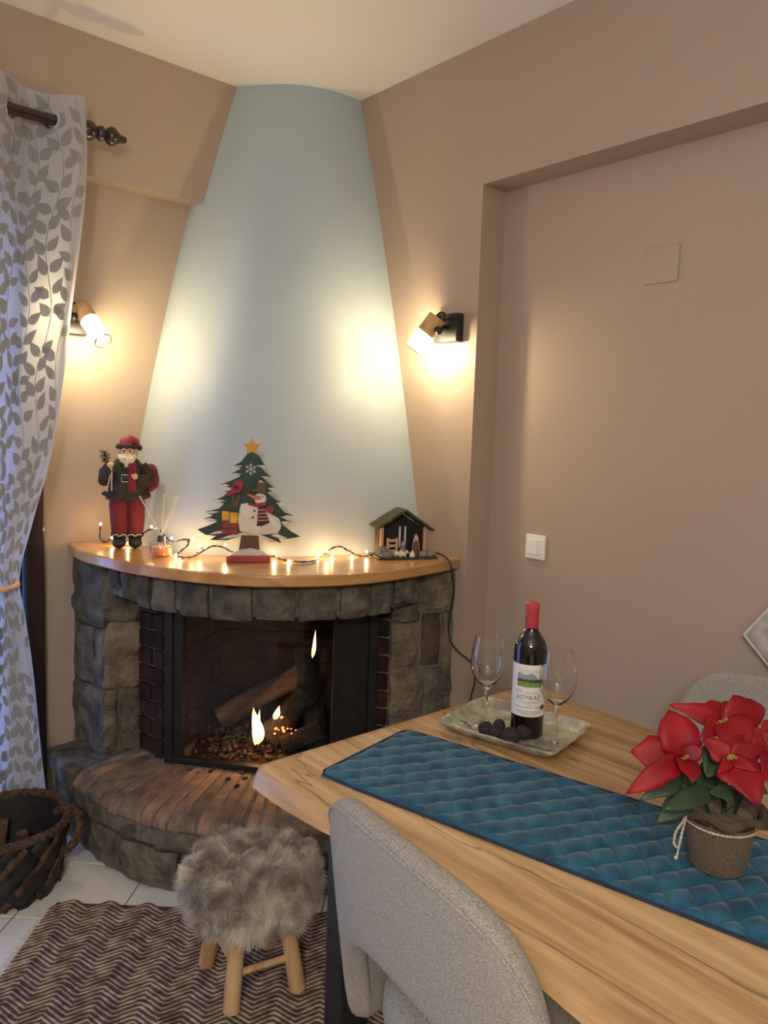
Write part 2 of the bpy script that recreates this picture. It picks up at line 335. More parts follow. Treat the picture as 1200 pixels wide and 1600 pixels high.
def glass(name, tint, rough=0.0):
    m, nt, b = nodes(name); b.inputs['Base Color'].default_value = (*tint, 1); b.inputs['Transmission Weight'].default_value = 1
    b.inputs['Roughness'].default_value = rough; b.inputs['IOR'].default_value = 1.45; return m
CRYSTAL = glass('wine_glass_crystal', (1, 1, 1)); OIL = glass('amber_oil', (.95,.50,.25))
def col(name, c, rough=.6, **k): return pm(name, c, tuple(min(1, q*1.25+.005) for q in c), 30, rough, **k)
REDP = col('red_cloth', (.13,.008,.015), .85, sheen=.2); PINKRED = col('red_paint', (.24,.018,.03)); DKGREEN = col('dark_green_paint', (.012,.035,.026)); OLIVE = col('moss', (.06,.065,.03), .95, bump=.8, bscale=150)
SNOW = col('snow_paint', (.58,.55,.48), .85, bump=.3, bscale=120); GOLD = col('gold_paint', (.52,.27,.03)); ORANGE = col('orange_paint', (.5,.14,.04)); BROWNP = col('brown_paint', (.085,.045,.025))
BLACKP = col('black_paint', (.012,.011,.010)); YELLOW = col('yellow_paint', (.58,.32,.03)); FURBROWN = col('brown_fur_cloth', (.045,.030,.022), .95, bump=1, bscale=260); PLAID = col('green_plaid_cloth', (.03,.028,.016), .9, bump=.5, bscale=140)
SKIN = col('painted_skin', (.58,.33,.22), .5); BEARD = col('white_beard', (.72,.66,.52), .9, bump=1, bscale=180); GREYROCK = col('grey_rock', (.20,.20,.19), .9, bump=.8, bscale=120); STRAW = col('pale_wood', (.42,.29,.17), .8)
IVORY = col('ivory_ceramic', (.66,.60,.42), .4); MAROON = col('maroon_ceramic', (.10,.025,.02), .4); GREYCLOTH = col('grey_ceramic', (.17,.15,.14), .5); REED = col('pale_reed', (.68,.62,.5), .8); NAVYCAP = col('navy_collar', (.02,.03,.07), .4)
BRACT = pm('red_bract', (.17,.002,.008), (.30,.005,.013), 14, .55, .25, 40, spec=.3, dist=.004); LEAFG = pm('dark_leaf', (.018,.040,.018), (.04,.08,.032), 14, .5, .3, 40, dist=.004); CYATH = col('yellow_bead', (.26,.17,.025)); TWINE = col('pale_twine', (.5,.43,.32), .95)
PLUM = pm('dark_truffle', (.012,.006,.008), (.03,.016,.018), 30, .75, .5, 120); SPRIG = col('dried_sprig', (.10,.085,.05), .9)
BARK = pm('bark', (.035,.021,.013), (.15,.085,.045), 20, .9, 1, 60, stretch=(1,1,.3)); CHAR = pm('charcoal', (.004,.004,.004), (.022,.019,.017), 40, .9, 1, 90)
ASH = pm('ash', (.035,.024,.017), (.13,.09,.06), 50, .95, .6, 120); EMBER = emit('ember', (1, .13, .03), 5.0)
SEAGRASS = pm('brown_seagrass', (.035,.018,.011), (.125,.068,.040), 60, .85, 1, 160, stretch=(1,1,.4)); BLACKSTRIP = pm('black_strip', (.008,.007,.008), (.02,.018,.02), 30, .6)
GREYVEL = pm('grey_velvet', (.30,.285,.26), (.52,.50,.46), 22, .8, .3, 80, sheen=.5)

# ------------------------------------------------------------------ the room
H = 2.726; WY = .03                                               # ceiling height, plane of the window wall
def struct(o): o['kind'] = 'structure'; return o
struct(M().bx((-5.2, WY, 0), (-2.75, .25, H)).bx((-2.75, WY, 2.2), (-1.13, .25, H)).bx((-1.13, WY, 0), (.3, .25, H)).build('wall_left', TAUPE, smooth=False))
AX, AY, AZ = .117, -.968, 2.268                                     # alcove in the other wall
struct(M().bx((0, AY, 0), (.3, WY, H)).bx((AX, -3.7, 0), (.3, AY, AZ)).bx((0, -3.7, AZ), (.3, AY, H)).bx((0, -6, 0), (.3, -3.7, H)).build('wall_right', TAUPE, smooth=False))
struct(M().bx((-5.2, -6.2, 0), (.3, -6, H)).build('wall_back', TAUPE, smooth=False))
struct(M().bx((-5.4, -6.2, 0), (-5.2, .2, H)).build('wall_far', TAUPE, smooth=False))
struct(M().bx((-5.4, -6.2, H), (.3, .2, H+.1)).build('ceiling', WHITE_CEIL, smooth=False))
struct(M().bx((-5.2, -.050, 2.266), (-.02, WY, H)).build('trim_1', TAUPE, smooth=False))
fl = struct(M().bx((-5.4, -6.2, -.12), (.3, .2, -.004)).build('floor', GROUT, smooth=False))
P = .293; tm = None
for i in range(-22, 22):
    for j in range(-30, 4):
        n0 = -.309+P*(i+.5)+.0; m0 = -1.374+P*(j+.5)
        x = (n0+m0)*.7071; y = (m0-n0)*.7071
        if -5.0 < x < .12 and -5.8 < y < -.02 and not (x > -.75 and y > -.75):
            if tm is None:
                tm = M().box((0, 0, -.003), (P-.005, P-.005, .006)).build('tile', TILE, fl, False, .0012, 1); o = tm
            else: o = tm.copy(); COL.objects.link(o)
            o.location = (x, y, 0); o.rotation_euler = (0, 0, rad(45))

# door with dark frame behind the curtain
dr = struct(M().bx((-1.19, -.012, 0), (-1.13, .12, 2.2)).bx((-2.75, -.012, 0), (-2.69, .12, 2.2)).bx((-2.69, -.012, 2.13), (-1.19, .12, 2.2)).build('door_1', DOORW, smooth=False, bev=.004))
for x0, x1 in ((-1.94, -1.195), (-2.685, -1.945)):
    lf = M().bx((x0, .02, 0.01), (x0+.10, .07, 2.125)).bx((x1-.10, .02, .01), (x1, .07, 2.125)).bx((x0+.1, .02, .01), (x1-.1, .07, .14)).bx((x0+.1, .02, 2.02), (x1-.1, .07, 2.125)).build('door_leaf', DOORW, dr, False, .004)
    M().bx((x0+.09, .04, .13), (x1-.09, .048, 2.03)).build('glass', PANE, lf, False)

# ------------------------------------------------------------------ fireplace
FP = thing('fireplace', 'corner fireplace of rough grey stone with brick hearth and pale blue tapering hood', 'fireplace')
MR = [(0,1.04),(9,1.075),(16.8,1.095),(25.9,1.122),(33.6,1.142),(40.4,1.16),(47.2,1.165),(54.6,1.147),(63.9,1.104),(75.9,1.017),(90,.938)]
def pol(r, deg): a = rad(deg); return Vector((-r*math.cos(a), -r*math.sin(a), 0))
def polpath(tab, off=0): return lambda d: pol(spline(tab, d)+off, d)
def path_frame(fn, t, e=.01):
    d = (fn(t+e)-fn(t-e)); d.z = 0; d.normalize(); return fn(t), Vector((d.y, -d.x, 0))
def outward(p, n): return n if n.dot(p) > 0 else -n
def block(parent, fn, t0, t1, z0, z1, th, mat, n=4, m=4, amp=.006, gap=.0035, proud=0, name='stone', rec=.008, skew=0):
    """one rough stone: front follows the curve fn between t0 and t1, edges worn back"""
    sd = Vector((R.random()*50, R.random()*50, R.random()*50)); vs = []; W = m+1
    L = (fn(t1)-fn(t0)).length; gt = gap/max(L, .01)*(t1-t0)
    j4 = [R.uniform(-1, 1)*.004 for _ in range(4)]
    for i in range(n+1):
        for j in range(m+1):
            a, b = i/n, j/m
            t = lerp(t0+gt, t1-gt, a); z = lerp(z0+gap, z1-gap, b)
            p, nn = path_frame(fn, t, abs(t1-t0)*.08); nn = outward(p, nn)
            e = (1 if i in (0, n) else 0)+(1 if j in (0, m) else 0)
            q = Vector((p.x, p.y, z))
            d = amp*(noise.noise(q*14+sd)*1.4+.7*noise.noise(q*38-sd))+proud-(rec if e else 0)-(rec*.5 if e == 2 else 0)
            tan = Vector((nn.y, -nn.x, 0))
            vs.append(q+nn*d+tan*(noise.noise(q*30+sd)*.004)+Vector((0, 0, noise.noise(q*22-sd)*.004+skew*(a-.5))))
    ring = [i*W for i in range(n+1)]+[n*W+j for j in range(1, m+1)]+[i*W+m for i in range(n-1, -1, -1)]+[j for j in range(m-1, 0, -1)]
    b0 = len(vs)
    for k in ring:
        i, j = divmod(k, W); t = lerp(t0+gt, t1-gt, i/n); p, nn = path_frame(fn, t, abs(t1-t0)*.08); nn = outward(p, nn)
        vs.append(Vector((p.x, p.y, lerp(z0+gap, z1-gap, j/m)))-nn*th)
    fs = [(i*W+j, (i+1)*W+j, (i+1)*W+j+1, i*W+j+1) for i in range(n) for j in range(m)]
    k = len(ring); fs += [(ring[i], b0+i, b0+(i+1)%k, ring[(i+1)%k]) for i in range(k)]+[tuple(range(b0, b0+k))]
    return M().add(vs, fs).build(name, mat, parent, True, ang=50)
def line(a, b): a, b = Vector((*a, 0)), Vector((*b, 0)); return lambda t: a+(b-a)*t
ZH, ZL, ZM = .262, .835, .952
# hood
hb = [(0,.835),(18,.862),(30,.872),(54,.795),(73,.735),(90,.738)]; ht = [(0,.44),(16,.382),(36,.355),(56,.326),(76,.30),(90,.292)]
def hoodf(a, b):
    d = lerp(-7, 94, a); r = lerp(spline(hb, d), spline(ht, d), b)+.024*math.sin(math.pi*b)
    p = pol(r, d); return (p.x, p.y, lerp(.985, H+.01, b))
M().grid(hoodf, 48, 24).build('chimney_hood', HOODP, FP)
# pillars
lp = M().prism([(.0-1.015, .03), (-1.005,-.02), (-.978,-.178), (-.885,-.212), (-.80,-.10), (-.80,.03)], 0.0, ZM+.005).build('pillar', MORTAR, FP, False)
sd = line((-1.03,.026), (-1.0,-.192)); ft = line((-1.0,-.192), (-.872,-.232))
for z0, z1, mt in ((.71,.955,STONE),(.495,.71,STONE),(.25,.495,STONE)):
    if z0 == .495:
        block(lp, sd, 0, .70, z0, z1, .05, mt, amp=.009); block(lp, sd, .72, 1.0, z0, z1, .05, STONE, 4, 7)
    else: block(lp, sd, 0, 1.0, z0, z1, .05, mt, 8, 9, amp=.013)
block(lp, ft, 0.0, 1.0, .735, .955, .05, STONE, 8, 9, amp=.014)
block(lp, ft, 0.0, 1.0, .495, .735, .05, STONE_TAN, 8, 9, amp=.010)
block(lp, ft, 0.0, .42, .25, .495, .05, STONE_TAN, 5, 9, amp=.012); block(lp, ft, .42, 1.0, .25, .495, .05, STONE, 6, 9, amp=.012)
rp = M().prism([(.01,-.905), (-.125,-.875), (-.225,-.842), (-.235,-.79), (-.16,-.72), (.01,-.72)], 0.0, ZM+.005).build('pillar', MORTAR, FP, False)
rf = line((-.238,-.853), (0.0,-.925)); rs_ = line((-.24,-.80), (-.238,-.853))
for t0, t1, z0, z1, mt in ((.0,.46,.765,.835,STONE),(.46,1,.795,.955,STONE_TAN),(.0,.44,.60,.765,STONE_TAN),(.48,.80,.60,.795,STONE_BROWN),(.82,1,.56,.795,STONE_TAN),
                           (.0,.52,.43,.60,STONE_TAN),(.53,1,.40,.595,STONE),(.0,.55,.25,.43,STONE),(.56,1,.25,.40,STONE_TAN)):
    block(rp, rf, t0, t1, z0, z1, .05, mt, 6, 7, amp=.010)
# lintel
lr = [(13.5,1.03),(20,1.055),(25.9,1.072),(33.6,1.09),(40.4,1.106),(47.2,1.108),(54.6,1.092),(63.9,1.048),(75.9,.965),(82,.93)]
lf_ = polpath(lr); lc = M()
def ring(tab, d0, d1, o0, o1, z0, z1, n=24, mi=0):
    mm = M()
    vs = []
    for i in range(n+1):
        d = lerp(d0, d1, i/n); a = pol(spline(tab, d)+o0, d); b = pol(spline(tab, d)+o1, d)
        vs += [(a.x,a.y,z0),(a.x,a.y,z1),(b.x,b.y,z1),(b.x,b.y,z0)]
    fs = [(4*i+k, 4*i+(k+1)%4, 4*i+4+(k+1)%4, 4*i+4+k) for i in range(n) for k in range(4)]+[(0,1,2,3),(4*n+3,4*n+2,4*n+1,4*n)]
    return mm.add(vs, fs, mi)
lt = ring(lr, 14, 80, -.022, -.14, ZL+.012, ZM+.004).build('lintel', MORTAR, FP, False)
lang = [14, 18.5, 22.5, 27, 32.5, 39, 46.5, 53.5, 60.5, 66.5, 72, 77.5]
for i in range(len(lang)-1):
    k = (ZL+.035 if i == 0 else ZL+.012 if i == 1 else ZL)+ (.02 if i == len(lang)-2 else 0)
    block(lt, lf_, lang[i], lang[i+1]-.5, k+R.uniform(-.004,.004), ZM, .12, STONE, 6, 7, amp=.009, gap=.0035, proud=R.uniform(-.004,.004))
# hearth: stone base, brick rim
hr = [(-2,1.125),(4,1.128),(14,1.165),(21,1.195),(28,1.225),(35,1.243),(44,1.243),(52.7,1.232),(60,1.21),(70,1.16),(80,1.11),(92,1.08)]
hcm = ring(hr, 0, 90, -.075, -1.0, 0, ZH-.005, 40); h2 = ring(hr, 0, 90, -.030, -.08, .0, .012, 40); hcm.add(h2.v, h2.f)
vs = []; np_ = [(-.38,.15),(-.38,ZH-.002),(-.09,ZH-.002),(-.051,ZH-.006),(-.024,ZH-.016),(-.006,ZH-.032),(-.003,ZH-.047),(-.012,.203),(-.012,.15)]
for i in range(61):
    d = lerp(13.2, 80.2, i/60); vs += [pol(spline(hr, d)+ro, d)+Vector((0,0,z)) for ro, z in np_]
k = len(np_); hcm.add(vs, [(i*k+j, (i+1)*k+j, (i+1)*k+(j+1)%k, i*k+(j+1)%k) for i in range(60) for j in range(k)]+[tuple(range(k)), tuple(range(60*k, 61*k))[::-1]])
hcm.bx((-1.09, -.02, 0), (-.1, .028, ZH-.02)); hc = hcm.build('hearth', MORTAR, FP, False)
bf = polpath(hr, -.012)
def row(z0, z1, ts):
    for a, b in zip(ts, ts[1:]):
        block(hc, bf, a, b, z0+R.uniform(0,.004), z1+R.uniform(-.004,.004), .07, R.choice([STONE, STONE, STONE_TAN]), 10, 7, amp=.011, gap=.004, skew=R.uniform(-.006,.006))
row(.0, .135, [1, 9.5, 15, 26, 37, 42.5, 53, 61, 68.5, 77, 89]); row(.135, .205, [1, 12, 24, 33, 46, 57, 66, 76, 89])
hp = polpath(hr, .010)
# ledge slabs beside the rim
def slab(d0, d1, rin, tab, off, z0, z1, mat, name='stone', n=5, nr=4, amp=.004):
    sd = Vector((R.random()*40,)*3); vs = []; W = nr+1
    for i in range(n+1):
        for j in range(nr+1):
            d = lerp(d0, d1, i/n); r = lerp(rin, spline(tab, d)+off, j/nr); p = pol(r, d); e = i in (0, n) or j in (0, nr)
            vs.append((p.x, p.y, z1+amp*noise.noise(p*16+sd)-(.006 if e else 0)))
    b0 = len(vs); rg = [i*W for i in range(n+1)]+[n*W+j for j in range(1, nr+1)]+[i*W+nr for i in range(n-1,-1,-1)]+[j for j in range(nr-1,0,-1)]
    for k in rg: vs.append((vs[k][0], vs[k][1], z0))
    k = len(rg); fs = [(i*W+j,(i+1)*W+j,(i+1)*W+j+1,i*W+j+1) for i in range(n) for j in range(nr)]+[(rg[i],b0+i,b0+(i+1)%k,rg[(i+1)%k]) for i in range(k)]+[tuple(range(b0,b0+k))]
    return M().add(vs, fs).build(name, mat, hc, True, ang=50)
slab(.5, 13.0, .78, hr, .005, .20, ZH, STONE); slab(80.5, 89.5, .70, hr, .005, .20, ZH, STONE)
# bullnosed bricks on edge, laid in a fan
nb = 30; d0, d1 = 13.2, 80.2
for i in range(nb):
    a = lerp(d0, d1, i/nb); b = lerp(d0, d1, (i+1)/nb); g = .16+.06*R.random()
    prof = []
    off = R.uniform(-.004,.004); dz = R.uniform(-.002,.002)
    for (ro, z) in ((-.40,.205),(-.40,ZH),(-.30,ZH),(-.20,ZH),(-.085,ZH),(-.05,ZH-.004),(-.022,ZH-.014),(-.004,ZH-.030),(.0,ZH-.046),(-.006,.205)):
        prof.append((ro+off, z+dz))
    vs = []
    for d in (a+g, a+g*2, b-g*2, b-g):
        lip = .005 if d in (a+g, b-g) else 0
        for (ro, z) in prof:
            p = pol(spline(hr, d)+ro-lip*.5, d); vs.append((p.x, p.y, z-lip*.6))
    n = len(prof); fs = [(k*n+j, (k+1)*n+j, (k+1)*n+(j+1)%n, k*n+(j+1)%n) for k in range(3) for j in range(n)]+[tuple(range(n)), tuple(range(3*n, 4*n))[::-1]]
    M().add(vs, fs).build('brick', BRICK, hc, True, ang=35)
# firebox: liner, brick cheeks, brick inner faces
FL, FR_, BL_, BR_ = (-.835,-.365), (-.262,-.79), (-.50,-.135), (-.13,-.45)
MID = (-.60,-.685)
fb = M()
def wallq(m, a, b, z0, z1, th=.03):
    a, b = Vector((*a, 0)), Vector((*b, 0)); n = (b-a).normalized(); n = Vector((n.y, -n.x, 0)); n = n if n.dot(a+b) < 0 else -n
    q = [a, b, b-n*(-th), a-n*(-th)]; q = [a, b, b+(-n)*th, a+(-n)*th]
    return m.prism([(p.x, p.y) for p in q], z0, z1)
fb.prism([FL, MID, FR_, BR_, BL_], .20, ZH-.006)
fbx = fb.build('firebox', SOOT, FP, False)
walls = M()
for a, b in ((FL, BL_), (BL_, BR_), (BR_, FR_)):
    va, vb = Vector((*a, 0)), Vector((*b, 0)); ctr = Vector((-.45,-.5,0)); n = (vb-va).normalized(); n = Vector((n.y,-n.x,0)); n = n if n.dot(ctr-va) < 0 else -n
    va2, vb2 = va+n*.05, vb+n*.05; walls.prism([(va.x,va.y),(vb.x,vb.y),(vb2.x,vb2.y),(va2.x,va2.y)], .2, .935)
walls.prism([(-.86,-.25),(-.58,-.72),(-.24,-.78),(-.05,-.4),(-.48,-.05)], .936, .95)
fw = walls.build('liner', SOOT, fbx, False)
def bricks(parent, a, b, z0, z1, bl, bh, mat, inset=.004, th=.025, side=None, shift=True):
    va, vb = Vector((*a, 0)), Vector((*b, 0)); L = (vb-va).length; u = (vb-va).normalized(); n = Vector((u.y,-u.x,0))
    n = n if n.dot(side-(va+vb)/2) > 0 else -n; base = None; k = 0; z = z0
    while z+bh*.5 < z1:
        x = -(bl/2 if (k % 2 and shift) else 0)
        while x < L-.005:
            s, e = max(x, 0), min(x+bl, L)
            if e-s > .012:
                o = M().box((0,0,0), (e-s-.010, th, bh-.011)).build('brick', mat, parent, False, fix=False)
                c = va+u*((s+e)/2)+n*(inset-th/2+R.uniform(0,.003)); o.location = (c.x, c.y, z+bh/2)
                o.rotation_euler = (0, 0, math.atan2(u.y, u.x))
            x += bl
        z += bh; k += 1
inn = Vector((-.45,-.5,0))
bricks(fbx, FL, BL_, ZH, .90, .20, .062, SOOTB, .006, .02, inn); bricks(fbx, BL_, BR_, ZH, .90, .20, .062, SOOTB, .006, .02, inn)
for i in range(7):                                                  # firebox floor bricks
    for j in range(5):
        p = Vector((-.70, -.42, 0))+Vector((.80,-.60,0))*(.105*j-.02)+Vector((.6,.8,0))*(.06*i-.06)
        o = M().box((0,0,0), (.098, .054, .012)).build('brick', SOOTB, fbx, False, .002, 1, fix=False); o.location = (p.x, p.y, ZH-.004); o.rotation_euler = (0,0,math.atan2(-.6,.8))
# cheeks beside the door
ck = M().prism([(-.868,-.215), (-.842,-.365), (-.78,-.33), (-.80,-.18)], ZH-.01, ZL+.10).build('cheek', MORTAR, FP, False)
bricks(ck, (-.876,-.225), (-.848,-.362), ZH+.004, ZL+.06, .15, .064, SOOTB, .004, .03, Vector((-2,-1.5,0)), True)
ck2 = M().prism([(-.232,-.835), (-.255,-.795), (-.19,-.72), (-.16,-.78)], ZH-.01, ZL+.10).build('cheek', MORTAR, FP, False)
bricks(ck2, (-.238,-.842), (-.262,-.798), ZH+.004, ZL+.06, .15, .064, SOOTB, .004, .03, Vector((-2,-1.5,0)), False)
# glazed fire door
fd = M()
def bar(m, a, b, z0, z1, th): 
    va, vb = Vector((*a,0)), Vector((*b,0)); u = (vb-va).normalized(); n = Vector((u.y,-u.x,0))*(th/2)
    return m.prism([((va+n).x,(va+n).y),((vb+n).x,(vb+n).y),((vb-n).x,(vb-n).y),((va-n).x,(va-n).y)], z0, z1)
A, B_, C_ = Vector((-.845,-.372)), Vector(MID), Vector((-.262,-.80)); zt = .92
u1 = (B_-A).normalized(); u2 = (C_-B_).normalized()
bar(fd, A, B_, ZH, ZH+.022, .03); bar(fd, B_, C_, ZH, ZH+.022, .03); bar(fd, A, B_, zt-.04, zt, .03); bar(fd, B_, C_, zt-.04, zt, .03)
bar(fd, A, A+u1*.030, ZH, zt, .034); bar(fd, A+u1*.030, A+u1*.066, ZH+.02, zt, .018); bar(fd, C_-u2*.03, C_, ZH, zt, .034); bar(fd, C_-u2*.16, C_-u2*.03, ZH+.02, zt, .012)
fdo = fd.build('fire_door', IRON, FP, False, .002, 1)
gp = M(); g0, g1 = A+u1*.066, C_-u2*.16; n1 = Vector((u1.y,-u1.x))*.002; n2 = Vector((u2.y,-u2.x))*.002; nb_ = (n1+n2)/2
gp.prism([tuple(q) for q in (g0+n1, B_+nb_, g1+n2, g1-n2, B_-nb_, g0-n1)], ZH+.02, zt-.04); gp.build('glass', PANE, fdo, False)
# mantel shelf
mz0, mz1 = ZM+.004, .993
ms = M(); pts = [Vector((0, 0, 0))]+[pol(spline(MR, lerp(0, 90, i/40)), lerp(0, 90, i/40)) for i in range(41)]
pts = [Vector((-.004, -.004, 0))]+[Vector((min(p.x, -.002), min(p.y, -.002), 0)) for p in pts[1:]]; pts[0] = Vector((-.004, .027, 0)); pts.insert(1, Vector((-1.036, .027, 0)))
ms.prism([(p.x, p.y) for p in pts], mz0, mz1)
tag(ms.build('mantel_shelf', MANTELW, None, True, .006, 3, ang=30), 'varnished honey coloured wooden mantel shelf curving over the fireplace', 'shelf')

# ------------------------------------------------------------------ fire
def logm(a, b, r, mat, endm, n=12, seed=0, name='fire_log', label='', nz=.18):
    a, b = Vector(a), Vector(b); L = (b-a).length; T = aim(a, b-a); k = 9; vs = []
    for i in range(k):
        for j in range(n):
            q = 2*math.pi*j/n; z = L*i/(k-1); rr = r*(1+nz*noise.noise(Vector((math.cos(q)*1.5, math.sin(q)*1.5, z*9+seed*5))))
            vs.append((rr*math.cos(q), rr*math.sin(q), z))
    fs = [(i*n+j, i*n+(j+1)%n, (i+1)*n+(j+1)%n, (i+1)*n+j) for i in range(k-1) for j in range(n)]
    mm = M().add(vs, fs, 0).add(vs[:n], [tuple(range(n))[::-1]], 1).add(vs[-n:], [tuple(range(n))], 1)
    o = mm.build(name, [mat, endm], None, True, ang=50); o.matrix_world = T; return tag(o, label, 'log', 'logs on the fire')
logm(at(343,1122,2.97), at(470,1052,3.02), .043, BARK, BARK, seed=1, label='brown barked log lying slantwise at the back of the fire')
logm(at(497,1168,2.83), at(474,1010,2.92), .042, CHAR, CHAR, seed=2, label='tall charred log standing nearly upright to the right of the flame', nz=.3)
logm(at(418,1152,2.80), at(480,1085,2.84), .048, CHAR, CHAR, seed=3, label='black burnt log with glowing edge leaning behind the flame', nz=.45)
logm(at(440,1165,2.76), at(500,1140,2.80), .036, CHAR, CHAR, seed=4, label='short charred log lying at the foot of the burnt pile', nz=.45)
ab = M()
for i in range(900):
    a, r_ = R.uniform(0, 6.28), abs(R.gauss(0, .13)); c = at(405,1158,2.86)
    p = Vector((c.x+math.cos(a)*r_*1.1, c.y+math.sin(a)*r_, ZH+.004+max(0, .04-.16*r_)*R.random())); s = R.uniform(.004,.013)
    if p.x*(-.42)+p.y*(-.58) < .73: ab.ell(p, (s, s*R.uniform(.5,1), s*R.uniform(.3,.8)), 5, 3, R.choice([0,0,0,1]), None, .4, 2, i)
tag(ab.build('ash_bed', [ASH, CHAR], None, False, fix=False), 'bed of ash and charred crumbs on the firebox floor', 'ash', kind='stuff')
em = M()
for i in range(11):
    p = at(R.gauss(446,9), R.gauss(1144,9), 2.748); s = R.uniform(.002,.005); em.ell(p, (s*1.6,s,s), 6, 4, 0, None, .4, 2, i)
tag(em.build('embers', EMBER, None, False, fix=False), 'glowing red embers at the foot of the burnt logs', 'embers', kind='stuff')
def flame_mat():
    m, nt, b = nodes('flame'); N = nt.nodes; L = nt.links; tc = N.new('ShaderNodeTexCoord'); sp = N.new('ShaderNodeSeparateXYZ'); L.new(tc.outputs['Generated'], sp.inputs[0])
    cr = N.new('ShaderNodeValToRGB'); e = cr.color_ramp.elements; e[0].color = (1,.28,.05,1); e[1].position = .95; e[1].color = (1,.36,.08,1); q = e.new(.35); q.color = (1,.62,.28,1); q = e.new(.6); q.color = (1,.7,.38,1)
    L.new(sp.outputs[2], cr.inputs[0]); b.inputs['Base Color'].default_value = (0,0,0,1); L.new(cr.outputs[0], b.inputs['Emission Color']); b.inputs['Emission Strength'].default_value = 3.6; return m
FLM = flame_mat()
def flame(px, py, px2, py2, s, wpx, label, fork=False):
    a, b = at(px, py, s), at(px2, py2, s); r = wpx/2*s/FPX; L = (b-a).length
    o = thing('flame', label, 'flame', a, 0, 'flames in the fireplace')
    mm = M(); pr = [(spline([(0,.10),(.12,.78),(.28,1),(.5,.82),(.75,.45),(.92,.15),(1,.01)], i/20), i/20) for i in range(21)]
    pts = [((b-a).x*t+r*.25*math.sin(t*5), (b-a).y*t, (b-a).z*t) for _, t in pr]; mm.tube(pts, [q*r for q, _ in pr], 10)
    if fork:
        pts = [((b-a).x*t*.8-.012+.03*t, (b-a).y*t*.8, (b-a).z*t*.92) for _, t in pr]; mm.tube(pts, [q*r*.55 for q, _ in pr], 8)
    mm.build('flame_tongue', FLM, o, ang=0); return o
flame(403,1163,398,1105,2.74,19,'tall forked yellow flame burning at the centre of the ash bed',True)
flame(428,1124,438,1102,2.745,10,'small slanting flame against the burnt log right of the tall flame')
flame(488,1028,494,984,2.78,6,'thin glowing streak high up the standing charred log')  # narrow emissive sliver above the two lower tongues
fl_ = bpy.data.lights.new('fire_light', 'POINT'); fl_.energy = FIRE_W; fl_.color = (1,.45,.15); fl_.shadow_soft_size = .03
flo = bpy.data.objects.new('fire_light', fl_); COL.objects.link(flo); flo.location = at(404,1128,2.70)

# ------------------------------------------------------------------ curtain, rod
RY, RZ = -.16, 2.375
rod = thing('curtain_rod', 'dark wooden curtain rod with turned knobbly finial on the upper left wall', 'curtain rod', (-1.04, RY, RZ))
M().tube([(-1.9,0,0),(.0,0,0)], .0175, 14).build('pole', DARKWOOD, rod)
fp = [(.0,.012),(.004,.018),(.008,.026),(.020,.031),(.034,.030),(.044,.022),(.047,.014),(.050,.018),(.058,.024),(.068,.024),(.075,.016),(.078,.015),(.084,.024),(.096,.031),(.108,.029),(.118,.020),(.130,.013),(.138,.011),(.143,.012),(.148,.009),(.150,.001)]
M().lathe([(r, z) for z, r in fp], 16, T=aim((-.006,0,0), (1,0,0))).build('finial', DARKWOOD, rod)
M().tube([(-.03,.185,-.01),(-.03,.10,-.035),(-.03,.0,-.028)], .010, 8).tube([(-.03,.108,-.012),(-.03,.104,-.012)], .028, 12).ell((-.03,0,-.025),(.016,.022,.014)).build('bracket', DARKWOOD, rod)
xr_t = [(.10,-1.172),(.30,-1.192),(.566,-1.218),(.80,-1.245),(.92,-1.258),(1.10,-1.215),(1.339,-1.152),(1.803,-1.088),(2.1,-1.05),(2.283,-1.038),(2.47,-1.042)]
xl_t = [(.10,-1.70),(.566,-1.60),(.92,-1.50),(1.339,-1.62),(1.803,-1.74),(2.47,-1.80)]
am_t = [(.10,.022),(.7,.026),(.92,.016),(1.1,.020),(1.6,.036),(2.2,.046),(2.47,.046)]
ZT, ZB = 2.462, .125
def curt(u, v):                                                     # u: 0 right edge .. 1 left, v: 0 top .. 1 bottom
    z = lerp(ZT, ZB, v); x = lerp(spline(xr_t, z), spline(xl_t, z), u); ph = u*3.02*2*math.pi+.66
    a = spline(am_t, z); y = RY-a*math.sin(ph+.25*noise.noise(Vector((z*1.3, 3, 0)))*(1-sst(2.2,2.4,z)))-.006*noise.noise(Vector((u*9, z*4, 1)))
    return Vector((x, y+.025*(1-sst(.2,.75,z)), z+.012*math.cos(ph*1.0+.6)*(1-v)*(1 if v < .02 else 0)))
cu = M().grid(curt, 110, 120, 0, lambda a, b: (a*1.0, b*2.34)).build('curtain', CURT, None, True, ang=0)
tag(cu, 'floor length pale grey curtain printed with grey leafy vines, gathered by a tieback', 'curtain')
def cpt(X, Z, off=.0012):
    u, v = X/1.0, Z/2.34; p = curt(u, v); e = .002
    n = (curt(min(1,u+e), v)-curt(u-e, v)).cross(curt(u, v+e)-curt(u, v-e)).normalized()
    if n.y > 0: n = -n
    return p+n*off
lm = M()
def leaf2(X, Z, ang, L, W):
    vs = []; k = 6
    for i in range(k+1):
        t = i/k; wd = W*math.sin(math.pi*min(1, t**.75))*(1-.25*t)
        for s in (-1, 0, 1):
            a = X+math.cos(ang)*L*t-math.sin(ang)*wd*s; b = Z+math.sin(ang)*L*t+math.cos(ang)*wd*s
            if not (0.002 < a < .998 and .004 < b < 2.336): return
            vs.append(cpt(a, b))
    lm.add(vs, [(3*i+j, 3*i+3+j, 3*i+4+j, 3*i+1+j) for i in range(k) for j in range(2)])
